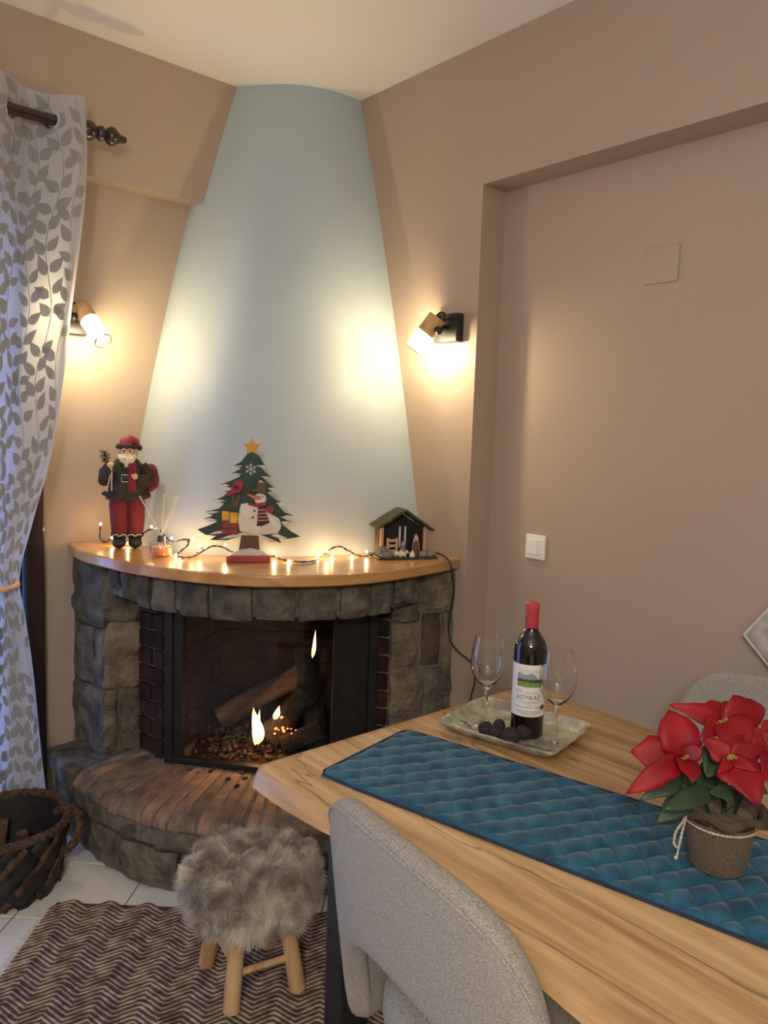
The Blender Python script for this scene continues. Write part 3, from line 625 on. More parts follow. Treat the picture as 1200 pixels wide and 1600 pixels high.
for c in range(13):
    x0 = .040+c*.0775; ph = R.uniform(0, 6.28); b = .01+R.uniform(0,.04); k = c; pv = None
    while b < 2.33:
        xc = x0+.020*math.sin(b*14+ph); 
        for s in (-1, 1):
            if R.random() < .93:
                leaf2(xc+s*.006, b+s*.006, (-math.pi/2 if 1 else 0)+s*R.uniform(.35,1.15), R.uniform(.054,.074), R.uniform(.0165,.0215))
        b += R.uniform(.056,.070)
    n = 120; st = []
    for i in range(n+1):
        z = .006+2.325*i/n; xx = x0+.020*math.sin(z*14+ph)
        if not .003 < xx < .997: xx = min(.997, max(.003, xx))
        st.append((cpt(xx-.0016, z, .0011), cpt(xx+.0016, z, .0011)))
    lm.add([q for p in st for q in p], [(2*i, 2*i+1, 2*i+3, 2*i+2) for i in range(n)])
tag(lm.build('leaf_print', LEAFP, cu, True, ang=0, fix=False), kind='stuff')
for kk in range(1, 7):                                              # eyelets where the cloth crosses the rod
    u = (math.pi*kk-.66)/(3.02*2*math.pi)
    if u > 1: continue
    p = curt(u, (ZT-RZ)/(ZT-ZB)); d = curt(u+.004, .04)-curt(u-.004, .04); nrm = Vector((d.y, -d.x, 0)).normalized()
    T = aim((p.x, RY, RZ), nrm); mm = M(); mm.lathe([(.021,-.003),(.030,-.003),(.031,0),(.030,.003),(.021,.003),(.0205,0),(.021,-.003)], 24, T=T, cap=False); mm.build('eyelet', CHROME, cu)
tb = smooth_path([(-1.268,-.175,.903),(-1.285,-.212,.90),(-1.36,-.235,.893),(-1.47,-.215,.886),(-1.53,-.15,.88),(-1.52,-.09,.88)], 6)
M().tube(tb, .0095, 8).build('tieback', col('peach_cord', (.55,.33,.22), .7), cu)

# ------------------------------------------------------------------ wall lamps
def wall_lamp(label, a, b, plate_c, nrm, loc):
    t = thing('wall_lamp', label, 'lamp', loc, 0, 'wall lamps either side of the chimney hood')
    O = Vector(loc); a, b = Vector(a)-O, Vector(b)-O; d = (b-a).normalized(); L = (b-a).length; n = Vector(nrm); pc = Vector(plate_c)-O
    side = Vector((0,0,1)).cross(n)
    T = frame(pc, side, Vector((0,0,1)), n)
    pl = M().box((0,0,.0175), (.112,.098,.035), T=T).build('wall_plate', BLACK, t, False, .003)
    T2 = aim(a, d); wl = .068
    M().lathe([(.008,0),(.030,.0),(.0315,.002),(.0315,wl-.001),(.030,wl),(.012,wl)], 28, T=T2).build('wooden_holder', BAMBOO, t)
    g = M().lathe([(.0285,wl),(.0285,L),(.0295,L),(.0295,wl)], 28, T=T2, cap=False); g.build('glass_shade', SHADE, t)
    M().lathe([(.0280,L-.002),(.0302,L-.002),(.0302,L+.001),(.0280,L+.001),(.0280,L-.002)], 28, T=T2, cap=False).build('shade_rim', IRON, t)
    M().lathe([(.002,wl+.006),(.009,wl+.008),(.011,wl+.016),(.0135,wl+.03),(.012,wl+.044),(.006,wl+.052),(.001,wl+.053)], 14, T=T2).build('bulb', BULB, t)
    M().lathe([(.010,wl),(.0105,wl+.009),(.004,wl+.010)], 14, T=T2).build('bulb_collar', CHROME, t)
    mid = a+d*.034; px_ = (pc+n*.035)
    sd = d.cross(n).normalized(); 
    if sd.dot(pc-mid) < 0: sd = -sd
    q = mid+sd*.036
    M().tube([mid+sd*.030, q+sd*.012], .012, 10).tube([q+sd*.006, px_+n*.012, px_-n*.002], .010, 10).ell(q+sd*.008, .014, 10, 6).build('swivel_arm', BLACK, t)
    M().tube(smooth_path([a+d*.004, a-d*.018+n*.004, a-d*.024+sd*.02+n*.004, px_+Vector((0,0,.03))+n*.012, px_+Vector((0,0,.026))-n*.002], 6), .0042, 8).lathe([(.009,-.012),(.009,.001)], 10, T=aim(a, d)).build('cable', WIRE, t)
    return t
wall_lamp('lit wall spotlight beside the recess, square black plate and wooden holder', at(683.5,496,2.66), at(645,546,2.685), (0,-.850,1.798), (-1,0,0), (0,-.85,1.798))
wall_lamp('lit wall spotlight half behind the curtain, its glass mouth tipped towards the room', at(126,481,2.652), at(161.5,533,2.60), (-1.03,WY,1.782), (0,-1,0), (-1.03,WY,1.782))

# ------------------------------------------------------------------ switch and blank plate
sw = thing('light_switch', 'square white rocker light switch on the wall above the wine bottle', 'switch', (AX, -1.181, 1.056))
M().bx((-.010,-.041,-.042), (0,.041,.042)).build('wall_plate', SWITCHW, sw, False, .003)
M().bx((-.014,-.012,-.026), (-.008,.028,.026)).build('rocker', SWITCHW, sw, False, .002); M().bx((-.013,-.027,-.026), (-.008,-.014,.026)).build('rocker', SWITCHW, sw, False, .0015)
bp_ = M().bx((-.006,-.053,-.052), (0,.053,.052)).build('cover_plate', TAUPE, None, False, .002, loc=(AX, -1.577, 1.94)); tag(bp_, 'blank square cover plate painted like the wall, above the switch', 'cover plate')

# ------------------------------------------------------------------ mantel: father christmas
TOPZ = .993
sa = thing('christmas_figurine', 'bearded christmas figurine in red trousers and fur trimmed jacket standing on the mantel', 'figurine', (-.905,-.185,TOPZ+.001), -.40)
for s in (-1, 1):
    b_ = M().ell((s*.026,-.016,.019), (.024,.038,.019), 12, 8).tube([(s*.026,.004,.012),(s*.026,.004,.048)], [.022,.024], 12).build('boot', BLACKP, sa)
    cf = M().tube([(s*.026,.003,.040),(s*.026,.003,.054)], [.029,.029], 12).build('boot_cuff', FURBROWN, sa)
    M().tube(smooth_path([(s*.026-.024,-.02,.045),(s*.026-.01,-.029,.05),(s*.026,-.03,.044),(s*.026+.012,-.029,.05),(s*.026+.024,-.02,.044)], 4), .0022, 6).build('cord', TWINE, cf)
M().tube([(-.026,.002,.050),(-.028,.0,.09),(-.028,.0,.15),(-.020,.002,.20)], [.027,.029,.033,.032], 14).tube([(.026,.002,.050),(.029,.0,.09),(.028,.0,.15),(.020,.002,.20)], [.027,.030,.033,.032], 14).build('trousers', REDP, sa)
M().lathe([(.050,.185),(.068,.19),(.064,.215),(.056,.245),(.056,.27),(.050,.295),(.034,.312),(.018,.318)], 22, fn=lambda q, z: 1-.18*abs(math.sin(q))).build('jacket', PLAID, sa)
M().ell((0,0,.185), (.080,.060,.024), 22, 8, nz=.25, ns=5).build('fur_hem', FURBROWN, sa)
M().bx((.002,-.058,.20), (.030,-.036,.30)).build('vest_panel', REDP, sa, bev=.006)
bl = M().lathe([(.0575,.238),(.0595,.240),(.0595,.254),(.0575,.256)], 22, fn=lambda q, z: 1-.16*abs(math.sin(q))).build('belt', BLACKP, sa)
M().tube([(-.018,-.054,.236),(.012,-.054,.236),(.012,-.054,.259),(-.018,-.054,.259),(-.018,-.054,.236)], .0022, 6).build('buckle', CHROME, bl)
M().tube([(-.050,0,.292),(-.070,-.012,.262),(-.072,-.022,.240),(-.062,-.036,.255),(-.054,-.044,.280)], [.020,.024,.024,.022,.018], 12).build('sleeve', FURBROWN, sa)
M().tube([(.048,0,.290),(.066,-.006,.262),(.064,-.020,.235),(.048,-.044,.242),(.036,-.050,.250)], [.020,.024,.024,.021,.017], 12).build('sleeve', FURBROWN, sa)
for c, dirx in (((-.054,-.050,.292), 1), ((.026,-.056,.254), -1)):
    hm = M().ell(c, (.011,.010,.011), 10, 7)
    for k in range(4): hm.tube([(c[0]-.007+k*.0045, c[1]-.006, c[2]+.004), (c[0]-.007+k*.0045, c[1]-.014, c[2]+.001), (c[0]-.006+k*.0042, c[1]-.012, c[2]-.006)], .0026, 6)
    hm.tube([(c[0]+.009*dirx, c[1]-.002, c[2]), (c[0]+.011*dirx, c[1]-.010, c[2]+.006)], .0028, 6).build('hand', SKIN, sa)
M().ell((.078,.026,.245), (.030,.028,.050), 12, 9, nz=.2, ns=3).tube([(.035,-.03,.30),(.06,-.01,.285),(.074,.02,.272)], .004, 6).build('sack', REDP, sa)
sp_ = M()
for k in range(60):
    a = R.uniform(0, 6.28); c = Vector((-.072+R.gauss(0,.004), -.030, .300+R.random()*.035)); dd = Vector((math.cos(a), math.sin(a)*.7, R.uniform(-.1,.9)))*R.uniform(.012,.022); sp_.tube([c, c+dd], [.0016,.0005], 4)
sp_.build('fir_sprig', DKGREEN, sa)
M().tube([(-.052,-.054,.29),(-.056,-.056,.25),(-.066,-.052,.20)], .0022, 6).tube([(-.050,-.055,.29),(-.05,-.06,.24),(-.05,-.06,.205)], .0022, 6).build('cord', TWINE, sa)
hd = M().ell((0,-.008,.333), (.025,.027,.030), 16, 12).ell((0,-.037,.332), (.006,.007,.006), 8, 6).ell((-.013,-.031,.328), (.008,.006,.006), 8, 6).ell((.013,-.031,.328), (.008,.006,.006), 8, 6).ell((-.026,-.006,.331), (.004,.006,.009), 8, 6).ell((.026,-.006,.331), (.004,.006,.009), 8, 6).build('head', SKIN, sa)
M().ell((-.0095,-.0345,.340), (.0034,.002,.0026), 8, 5).ell((.0095,-.0345,.340), (.0034,.002,.0026), 8, 5).build('eyes', BLACKP, hd)
M().tube([(-.017,-.032,.345),(-.009,-.036,.3475),(-.003,-.035,.345)], .0018, 5).tube([(.017,-.032,.345),(.009,-.036,.3475),(.003,-.035,.345)], .0018, 5).build('eyebrows', BEARD, hd)
bd = M()
for k in range(26):
    a = lerp(-1.25, 1.25, k/25); st = Vector((.026*math.sin(a), -.006-.026*math.cos(a), .326)); en = Vector((.020*math.sin(a)+R.gauss(0,.003), -.030-.022*math.cos(a), .286+abs(a)*.016+R.gauss(0,.003)))
    bd.tube([st, (st+en)/2+Vector((0,-.010,.002)), en], [.007,.007,.002], 6)
bd.tube([(-.017,-.036,.318),(-.008,-.042,.325),(0,-.040,.326),(.008,-.042,.325),(.017,-.036,.318)], [.002,.005,.004,.005,.002], 7)
bd.build('beard', BEARD, sa)
ht_ = M().tube([(0,0,.352),(.002,0,.366),(.012,.002,.378),(.030,.004,.372),(.040,.004,.356)], [.031,.028,.020,.013,.006], 14).build('hat', PINKRED, sa)
M().lathe([(.028,.345),(.036,.347),(.038,.354),(.035,.361),(.027,.363)], 20).build('hat_brim', FURBROWN, ht_); M().ell((.042,.003,.350), .009, 10, 7, nz=.3, ns=4).build('pompom', FURBROWN, ht_)

# ------------------------------------------------------------------ reed diffuser
df = thing('reed_diffuser', 'clear glass reed diffuser with amber oil and a navy collar on the mantel', 'diffuser', (-.878,-.40,TOPZ+.001), -.45)
M().lathe([(.0,0),(.034,0),(.038,.004),(.038,.040),(.034,.046),(.012,.048),(.011,.054),(.009,.054),(.010,.045),(.032,.042),(.035,.038),(.035,.008),(.032,.005),(.0,.005)], 24, cap=False).build('bottle', CLEAR, df)
M().lathe([(.0,.0055),(.0320,.0055),(.0345,.009),(.0345,.030),(.0,.030)], 24, cap=False).build('oil', col('amber_oil_body', (.62,.24,.09), .15), df)
M().lathe([(.0105,.047),(.013,.048),(.013,.066),(.0105,.067),(.009,.060)], 18).build('collar', NAVYCAP, df)
def dl(px, py, s): return df.matrix_world.inverted() @ at(px, py, s)
df.matrix_world = Matrix.LocRotScale(df.location, df.rotation_euler, None)
for (px, py), b in (((218,775), (.025,.01)), ((257,772), (.004,.02)), ((274,774), (-.018,.0)), ((278,775), (-.014,-.012))):
    e = dl(px, py, 2.58); M().tube([(b[0], b[1], .008), (b[0]*.1, b[1]*.1, .062), e], .0017, 6).build('reed', REED, df)

# ------------------------------------------------------------------ painted christmas tree board
tr = thing('tree_decoration', 'painted wooden christmas tree cutout with star, snowman and presents on the mantel', 'decoration', (-.685,-.635,TOPZ+.001), -.547)
KX = lambda zx: (zx/6-100)/482
KZ = lambda zy: (880-(zy/6+670))/482
def board(name, pts, y0, th, mat, parent, bev=.0015, mk=None):
    T = Matrix(((1,0,0,0),(0,0,-1,0),(0,1,0,0),(0,0,0,1)))
    mm = mk or M(); mm.prism([(KX(a), KZ(b)) for a, b in pts], y0, y0+th, 0, T)
    return mm.build(name, mat, parent, False, bev, 1) if mk is None else mm
def circ(cx, cy, rx, ry=None, n=18, a0=0): ry = ry or rx; return [(cx+rx*math.cos(2*math.pi*i/n+a0), cy+ry*math.sin(2*math.pi*i/n+a0)) for i in range(n)][::-1]
TO = [(600,225),(680,260),(735,345),(770,362),(700,372),(760,430),(797,462),(725,472),(745,490),(800,540),(850,570),(780,585),(850,605),(770,615),(860,680),(940,712),(860,720),(930,790),(1012,820),(920,850),(990,885),(905,905),(1000,975),(1082,1020),(960,1042),(870,1035),(905,1078),(800,1070),(690,1012),(530,1012),(400,1060),(245,1058),(300,1020),(200,1010),(128,962),(215,930),(310,885),(185,860),(270,830),(200,795),(320,765),(370,715),(265,690),(350,655),(400,610),(365,600),(440,570),(325,540),(430,500),(520,455),(430,435),(520,385),(450,362),(520,320),(570,250)]
tbrd = board('tree_panel', TO[::-1], 0, .012, DKGREEN, tr)
for tri in ([(650,352),(735,350),(772,363),(715,374)],[(700,455),(745,452),(799,463),(735,474)],[(760,560),(815,556),(852,571),(790,582)],[(755,600),(815,595),(852,606),(780,614)],[(840,700),(900,694),(942,713),(880,722)],[(890,835),(950,815),(1014,821),(930,848)],[(890,880),(940,872),(992,886),(920,900)],
            [(452,362),(500,358),(540,362),(500,374)],[(432,435),(470,428),(530,436),(480,452)],[(327,540),(380,530),(420,545),(370,560)],[(360,592),(400,575),(440,580),(400,600)],[(267,690),(310,676),(390,688),(310,706)],[(202,795),(260,785),(330,790),(260,815)],[(187,860),(240,850),(310,870),(250,885)],
            [(320,1050),(420,1010),(540,985),(680,990),(800,1040),(895,1078),(790,1060),(680,1012),(540,1010),(420,1040)],[(230,1005),(300,975),(370,968),(350,995)],[(800,1010),(860,990),(960,1035),(880,1032)]):
    board('snow_edge', tri[::-1], .012, .003, SNOW, tbrd)
sf = M()
for k in range(6):
    a = k*math.pi/3+.52; q = lambda r, da=0: (KX(608+math.cos(a+da)*r), -.0135, KZ(390+math.sin(a+da)*r))
    sf.tube([q(0), q(56)], .0014, 5); sf.tube([q(28), q(44,.32)], .0011, 5); sf.tube([q(28), q(44,-.32)], .0011, 5)
sf.build('snowflake', SNOW, tr)
board('star', [(615+(90 if i % 2 == 0 else 42)*math.sin(i*math.pi/5), 185-(90 if i % 2 == 0 else 42)*math.cos(i*math.pi/5)) for i in range(10)][::-1], .002, .014, GOLD, tr)
board('trunk', [(530,1005),(690,1005),(702,1150),(508,1150)][::-1], .0, .014, BROWNP, tr)
board('snow_mound', [(420,1202),(470,1165),(540,1140),(620,1130),(690,1145),(740,1170),(795,1202)][::-1], -.004, .024, SNOW, tr)
M().bx((KX(395), -.028, 0), (KX(803), .022, KZ(1200))).build('base', col('base_red', (.32,.035,.035), .5), tr, False, .002)
snm = board('snowman', [(520,715),(600,700),(680,740),(745,760),(805,805),(880,850),(902,920),(870,985),(760,1000),(600,995),(512,970),(495,850)][::-1], .012, .008, SNOW, tr, .003)
board('snowman_head', circ(700,662,56), .014, .010, SNOW, snm, .003)
board('top_hat', [(585,592),(660,560),(668,500),(700,484),(762,520),(752,590),(758,618),(660,602)][::-1], .016, .012, BROWNP, snm, .002); board('hat_snow', [(672,502),(700,486),(728,506),(720,512),(690,505)][::-1], .026, .003, SNOW, snm)
board('carrot_nose', [(700,640),(705,668),(640,668),(566,614)][::-1], .022, .006, ORANGE, snm)
sc_ = board('scarf', [(590,690),(640,708),(745,690),(755,725),(680,742),(585,715)][::-1], .018, .009, PINKRED, snm, .002); board('scarf_tail', [(680,735),(738,740),(785,870),(675,890)][::-1], .019, .006, REDP, snm)
for k in range(4): board('scarf_stripe', [(682,765+k*32),(746+k*10,760+k*32),(748+k*10,766+k*32),(682,771+k*32)][::-1], .025, .0012, SNOW, snm, 0)
board('scarf_fringe', [(675,888),(785,868),(790,885),(715,918),(668,914)][::-1], .019, .005, BLACKP, snm)
board('mitten', circ(792,758,38,36), .018, .008, PINKRED, snm); board('button', circ(647,775,10,n=10), .020, .004, BLACKP, snm); board('button', circ(632,836,11,n=10), .020, .004, BLACKP, snm)
board('eye', circ(722,640,6,n=8), .024, .002, BLACKP, snm)
bd_ = board('bird', [(480,490),(520,488),(545,520),(540,575),(510,610),(460,625),(400,650),(380,632),(430,595),(440,545)][::-1], .013, .012, PINKRED, tr, .003); board('wing', [(450,545),(490,540),(505,570),(470,590)][::-1], .025, .003, REDP, bd_)
board('branch', [(445,720),(440,660),(425,660),(440,625),(460,630),(458,665),(475,700),(480,660),(500,620),(525,615),(522,660),(500,690),(498,745),(450,760)][::-1], .012, .006, BROWNP, tr)
for x0, x1, y0, y1, mt in ((350,415,780,870,YELLOW),(422,495,790,895,YELLOW),(350,420,905,940,PINKRED),(430,500,900,940,PINKRED),(355,420,950,1000,PINKRED),(430,500,950,1000,PINKRED)):
    board('gift_box', [(x0,y0),(x1,y0+6),(x1,y1),(x0,y1)][::-1], .012, .011, mt, tr, .002)
board('gift_ribbon', [(345,775),(498,790),(500,1000),(352,1002)][::-1], .012, .007, BROWNP, tr)

# ------------------------------------------------------------------ nativity stable
nv = thing('nativity_scene', 'small moss roofed nativity stable with ceramic figures at the mantel end', 'nativity set', (-.175,-.835,TOPZ+.001), -.39)
NX = lambda zx: (zx/7.06-75)/453
NZ = lambda zy: (95-zy/7.06)/453
M().bx((-.112,-.05,0), (.106,.062,.008)).build('base_board', DKGREEN, nv, False, .002)
M().bx((-.093,.050,.008), (.066,.058,.10)).prism([(-.093,.10),(.066,.10),(.066,.108),(-.012,.160),(-.093,.112)], -.058, -.050, 0, Matrix(((1,0,0,0),(0,0,-1,0),(0,1,0,0),(0,0,0,1)))).build('back_wall', BLACKP, nv, False)
for x in (-.092, .066): M().bx((x-.005,-.02,.008), (x+.005,-.010,.108)).build('post', STRAW, nv, False)
DKB = col('dark_board', (.05,.035,.02), .9)
M().bx((.062,-.015,.008), (.066,.055,.108)).build('side_wall', DKB, nv, False); M().bx((-.095,-.015,.008), (-.091,.055,.108)).build('side_wall', DKB, nv, False)
for sgn, e in ((-1, (-.110,.104)), (1, (.092,.094))):
    a = Vector((-.012, 0, .164)); b = Vector((e[0], 0, e[1])); d = (b-a).normalized(); n = Vector((-d.z,0,d.x)); n = n if n.z > 0 else -n
    rm = M(); 
    def rfn(u, v, a=a, b=b, n=n):
        p = a+(b-a)*u; k = noise.noise(Vector((u*9, v*9, e[0]*40)))*.0022; return (p.x+n.x*(.004+k), lerp(-.035,.064,v), p.z+n.z*(.004+k))
    rm.grid(rfn, 12, 10); rm.build('roof_slope', OLIVE, nv, True, solid=.008)
fe = M()
for z in (.022,.040,.058): fe.bx((-.078,-.030,z), (-.038,-.026,z+.010))
for x in (-.078,-.046): fe.bx((x,-.032,.008), (x+.008,-.024,.072))
fe.build('fence', STRAW, nv, False, .001, 1)
for x in (-.010,.010): M().tube([(x,.03,.03),(x,.03,.105)], .004, 8).build('slat', REED, nv)
for (x, y, z, r) in ((-.093,-.030,.030,.018),(-.082,-.040,.017,.016),(-.066,-.036,.018,.013),(.055,-.036,.016,.015),(.082,-.036,.016,.016)):
    M().ell((x,y,z), (r*1.2,r*.8,r*.85), 12, 8, nz=.3, ns=2, seed=x*90).build('rock', GREYROCK, nv)
def figure(x, y, h, robe, cape, lean=0):
    fgm = M().lathe([(.012,.008),(.013,.014),(.010,h*.5),(.008,h*.72),(.004,h*.78)], 14, (x,y,0)).build('figure', robe, nv)
    M().ell((x+lean,y-.003,h*.86), (.0062,.0065,.0075), 10, 8).build('figure_head', SKIN, fgm)
    M().lathe([(.0145,.012),(.0135,h*.4),(.0105,h*.74),(.0085,h*.86),(.006,h*.97),(.001,h)], 14, (x+.002,y+.004,0), fn=lambda q, z: 1.0 if math.sin(q) > -.2 else .72).build('cape', cape, fgm)
figure(.030,-.028,.078,MAROON,IVORY); figure(-.016,-.022,.060,GREYCLOTH,GREYCLOTH); figure(.040,.002,.085,IVORY,MAROON)
def sheep(x, y, sx=1):
    s = M().ell((x,y,.018), (.014,.008,.009), 12, 8, nz=.15, ns=6).ell((x+sx*.013,y-.004,.026), (.005,.005,.006), 10, 7).ell((x+sx*.018,y-.005,.024), (.004,.003,.003), 8, 5)
    for dx in (-.008,.008):
        for dy in (-.004,.004): s.tube([(x+dx,y+dy,.008),(x+dx,y+dy,.014)], .0022, 6)
    s.build('sheep', IVORY, nv)
sheep(-.022,-.040); sheep(-.040,-.030,1)
M().lathe([(.010,.008),(.011,.012),(.008,.022),(.005,.024)], 12, (.012,-.040,0)).ell((.012,-.044,.026), (.005,.005,.005)).build('crib_figure', IVORY, nv)

# ------------------------------------------------------------------ fairy lights and cord
fs_ = [(150,2.79),(200,2.735),(240,2.655),(270,2.60),(300,2.575),(352,2.575),(390,2.60),(428,2.60),(480,2.61),(520,2.645),(560,2.70),(600,2.735)]
wp = [(157,823),(156,838),(160,846),(170,845),(176,832),(182,827),(200,832),(218,840),(226,832),(236,827),(248,827),(258,838),(268,846),(280,844),(294,843),(293,852),(284,860),(276,868),(290,871),(305,868),(322,858),(333,853),(348,855),(362,862),(375,866),(395,868),(425,869),(440,874),(456,877),(480,878),(498,874),(510,864),(518,857),(532,854),(545,861),(560,868),(575,869),(588,864),(598,858)]
def wpt(px, py, ds=0):
    p = at(px, py, interp(fs_, px)+ds)
    if p.z < TOPZ+.005: p = on(px, py, 2, TOPZ+.005)
    return p
path = smooth_path([wpt(*q) for q in wp], 5)
fw_ = M(); tw = []
for k, s in ((0, 1), (1, -1)):
    pts = []
    for i, p in enumerate(path):
        d = (path[min(i+1,len(path)-1)]-path[max(i-1,0)]).normalized(); a = d.orthogonal().normalized(); b = d.cross(a); q = i*.9+k*math.pi
        pts.append(p+(a*math.cos(q)+b*math.sin(q))*.0016)
    fw_.tube(pts, .0019, 5)
fwo = fw_.build('fairy_lights', WIRE, None); tag(fwo, 'string of small warm lit fairy lights on dark wire along the mantel', 'fairy lights')
bulbs = [((157,819),0),((175,840),1),((237,823),1),((268,841),1),((300,842),1),((312,853),1),((275,867),1),((281,874),1),((352,851),1),((429,864),1),((451,877),1),((511,861),1),((497,872),1),((519,871),1),((550,869),1),((573,862),1),((200,849),1)]
for (px, py), k in bulbs:
    p = wpt(px, py, -.012); nr = min(path, key=lambda q: (q-p).length)
    b = M().ell(p, (.0034,.0034,.0046), 8, 6).build('bulb', FAIRY, fwo)
    M().tube([nr, p-(p-nr).normalized()*.003 if (p-nr).length > .004 else nr+Vector((0,0,.002))], .0016, 5).build('bulb_lead', WIRE, fwo)
for k in range(14):                                                 # leads without a lit bulb in view
    i = R.randrange(8, len(path)-6); p = path[i]; d = Vector((R.gauss(0,1), R.gauss(0,1), abs(R.gauss(0,.8)))).normalized()
    M().tube([p, p+d*.012], .0018, 5).build('bulb_lead', WIRE, fwo)
cd_ = smooth_path([on(676,862,2,TOPZ+.02), on(690,867,2,TOPZ+.008), on(699,873,2,TOPZ+.007), at(704,882,2.655), at(707,900,2.665), at(709,925,2.685), at(704,955,2.71), at(701,980,2.73), at(705,1003,2.73), at(718,1020,2.735), at(735,1034,2.74), at(742,1050,2.76), at(741,1070,2.78), at(735,1095,2.80), at(732,1150,2.82), at(731,1230,2.83)], 6)
tag(M().tube(cd_, .0034, 6).build('power_cord', WIRE, None), 'thin black power cord hanging from the nativity stable down the stone pillar', 'cord')

# ------------------------------------------------------------------ table
tb_ = thing('dining_table', 'long oak dining table with wavy live edges and black metal legs', 'table', (-.8,-2.4,0))
tl = [(-3.35,-1.20),(-2.8,-1.222),(-2.4,-1.217),(-2.23,-1.197),(-2.04,-1.181),(-1.88,-1.172),(-1.76,-1.190),(-1.62,-1.200),(-1.53,-1.196)]
trr = [(-3.35,-.38),(-2.8,-.40),(-2.3,-.365),(-1.92,-.38),(-1.7,-.374),(-1.60,-.40),(-1.53,-.440)]
ys = [-1.530,-1.532,-1.536,-1.545]+[-1.56-.03*i for i in range(60)]
vs = []; TT = .762
for i, y in enumerate(ys):
    e = [.022,.012,.004,.0][i] if i < 4 else 0; dz = [.016,.006,.001,0][i] if i < 4 else 0
    w1 = .004*noise.noise(Vector((y*9,1,0))); xl = spline(tl, y)+e; xr = spline(trr, y)-e
    sec = [(xl,TT-dz),(xl-.010+w1,TT-.006-dz*.6),(xl-.020+w1,TT-.022),(xl-.024,TT-.038+dz*.3),(xl-.014,TT-.046+dz*.4),(xr+.012,TT-.046+dz*.4),(xr+.022,TT-.036+dz*.3),(xr+.016,TT-.016),(xr+.006,TT-.004-dz*.6),(xr,TT-dz)]
    vs += [(x+.8, y+2.4, z) for x, z in sec]
n = 10; k = len(ys); fs = [(i*n+j, i*n+(j+1)%n, (i+1)*n+(j+1)%n, (i+1)*n+j) for i in range(k-1) for j in range(n)]+[tuple(range(n)), tuple(range((k-1)*n, k*n))[::-1]]
M().add(vs, fs).build('tabletop', OAK, tb_, True, ang=45)
for y in (.70, -.68):
    for sx in (-1, 1):
        M().box((sx*.292, y, .36), (.075, .05, .705)).build('leg', BLACK, tb_, False, .004)
    M().box((0, y, .700), (.73, .05, .028)).box((0, y, .030), (.52,.05,.03)).build('leg_frame', BLACK, tb_, False, .003)
# runner
ru = thing('table_runner', 'blue quilted velvet table runner with dark edging laid along the oak table', 'table runner', (-1.139,-1.645,TT+.0005), math.atan2(.213,.977))
RW, RL = .303, 1.35
def runz(x, y):
    s = .052; a = (x*.72+y)/s; b = (x*.72-y)/s
    q = abs(math.sin(math.pi*a))**.45*abs(math.sin(math.pi*b))**.45
    e = min(x, RW-x, y, RL-y); return 0.0022+.0092*q*sst(0,.014,e)
def runf(a, b): x, y = a*RW, b*RL; c = .02*max(0, 1-x/.03)*max(0, 1-y/.03)+.02*max(0, 1-(RW-x)/.03)*max(0, 1-y/.03); return (x, -y-c*.5, runz(x, y)+.0018*noise.noise(Vector((x*14,y*14,0))))
M().grid(runf, 110, 480).build('quilted_top', VELVET, ru, True, ang=0)
ed = [(.006,-.012,.003),(.02,-.002,.003),(RW-.02,-.002,.003),(RW-.004,-.012,.003),(RW-.001,-.1,.003),(RW-.001,-RL,.003),(.0,-RL,.003),(.001,-.1,.003),(.006,-.012,.003)]
M().tube(ed, .0032, 6).build('binding', NAVY, ru)

# ------------------------------------------------------------------ tray with wine
ty = thing('serving_tray', 'antique silver grey tray with scalloped rim holding wine and glasses', 'tray', (-.652,-1.735,TT+.001), math.atan2(.22,.975))
def trayo(q, k):
    hw, hl = .112, .143; c, s = math.cos(q), math.sin(q); p = 9.0
    r = 1/((abs(c)/hw)**p+(abs(s)/hl)**p)**(1/p)
    return r*(1+.012*k*math.cos(q*20))
prof = [(0,.004,0),(.5,.004,0),(.80,.004,.2),(.86,.006,.4),(.92,.017,.7),(.955,.0225,1),(.985,.0215,1),(1.005,.0235,1),(1.012,.021,1),(1.0,.0175,1),(.93,.010,.8),(.85,.001,.3),(.5,0,0),(0,0,0)]
nt_ = 96; vs = []
for (k, z, sc) in prof:
    for j in range(nt_):
        q = 2*math.pi*j/nt_; r = trayo(q, sc)*k; vs.append((r*math.cos(q), r*math.sin(q), z+(.0007*math.cos(q*16) if sc > .7 else 0)))
fs = [(i*nt_+j, i*nt_+(j+1)%nt_, (i+1)*nt_+(j+1)%nt_, (i+1)*nt_+j) for i in range(len(prof)-1) for j in range(nt_)]
M().add(vs, fs).build('tray_dish', TRAYM, ty, True, ang=60)
TZ = TT+.0058
bo = thing('wine_bottle', 'dark red wine bottle with red capsule and white landscape label on the tray', 'wine bottle', (-.648,-1.765,TZ))
BR = .0365
M().lathe([(0,.004),(.020,.002),(.033,0),(BR,.004),(BR,.19),(.0355,.203),(.031,.216),(.022,.228),(.0155,.238),(.0138,.250),(.0138,.297),(0,.298)], 40).build('glass_body', WINEG, bo)
M().lathe([(.0142,.243),(.0146,.244),(.0146,.285),(.0156,.287),(.0156,.294),(.0150,.2995),(.012,.301),(0,.301)], 32).build('capsule', CAPR, bo)
LA = math.atan2(-2.80+1.765, -2.0+.648); LZ0, LZ1 = .052, .168
def band(m, x0, x1, lo, hi, r, n=24, mi=0):
    def f(a, b):
        x = lerp(x0, x1, a); z = lerp(lo(x) if callable(lo) else lo, hi(x) if callable(hi) else hi, b); q = LA+x/BR
        return (r*math.cos(q), r*math.sin(q), z)
    return m.grid(f, n, 2, mi)
lb = band(M(), -.050, .050, LZ0, LZ1, BR+.0004, 40).build('label', LABELM, bo)
pi_ = M(); zz = lambda f: lerp(LZ1, LZ0, f)
band(pi_, -.026, .030, zz(.42), zz(.09), BR+.0006, 24, 0)
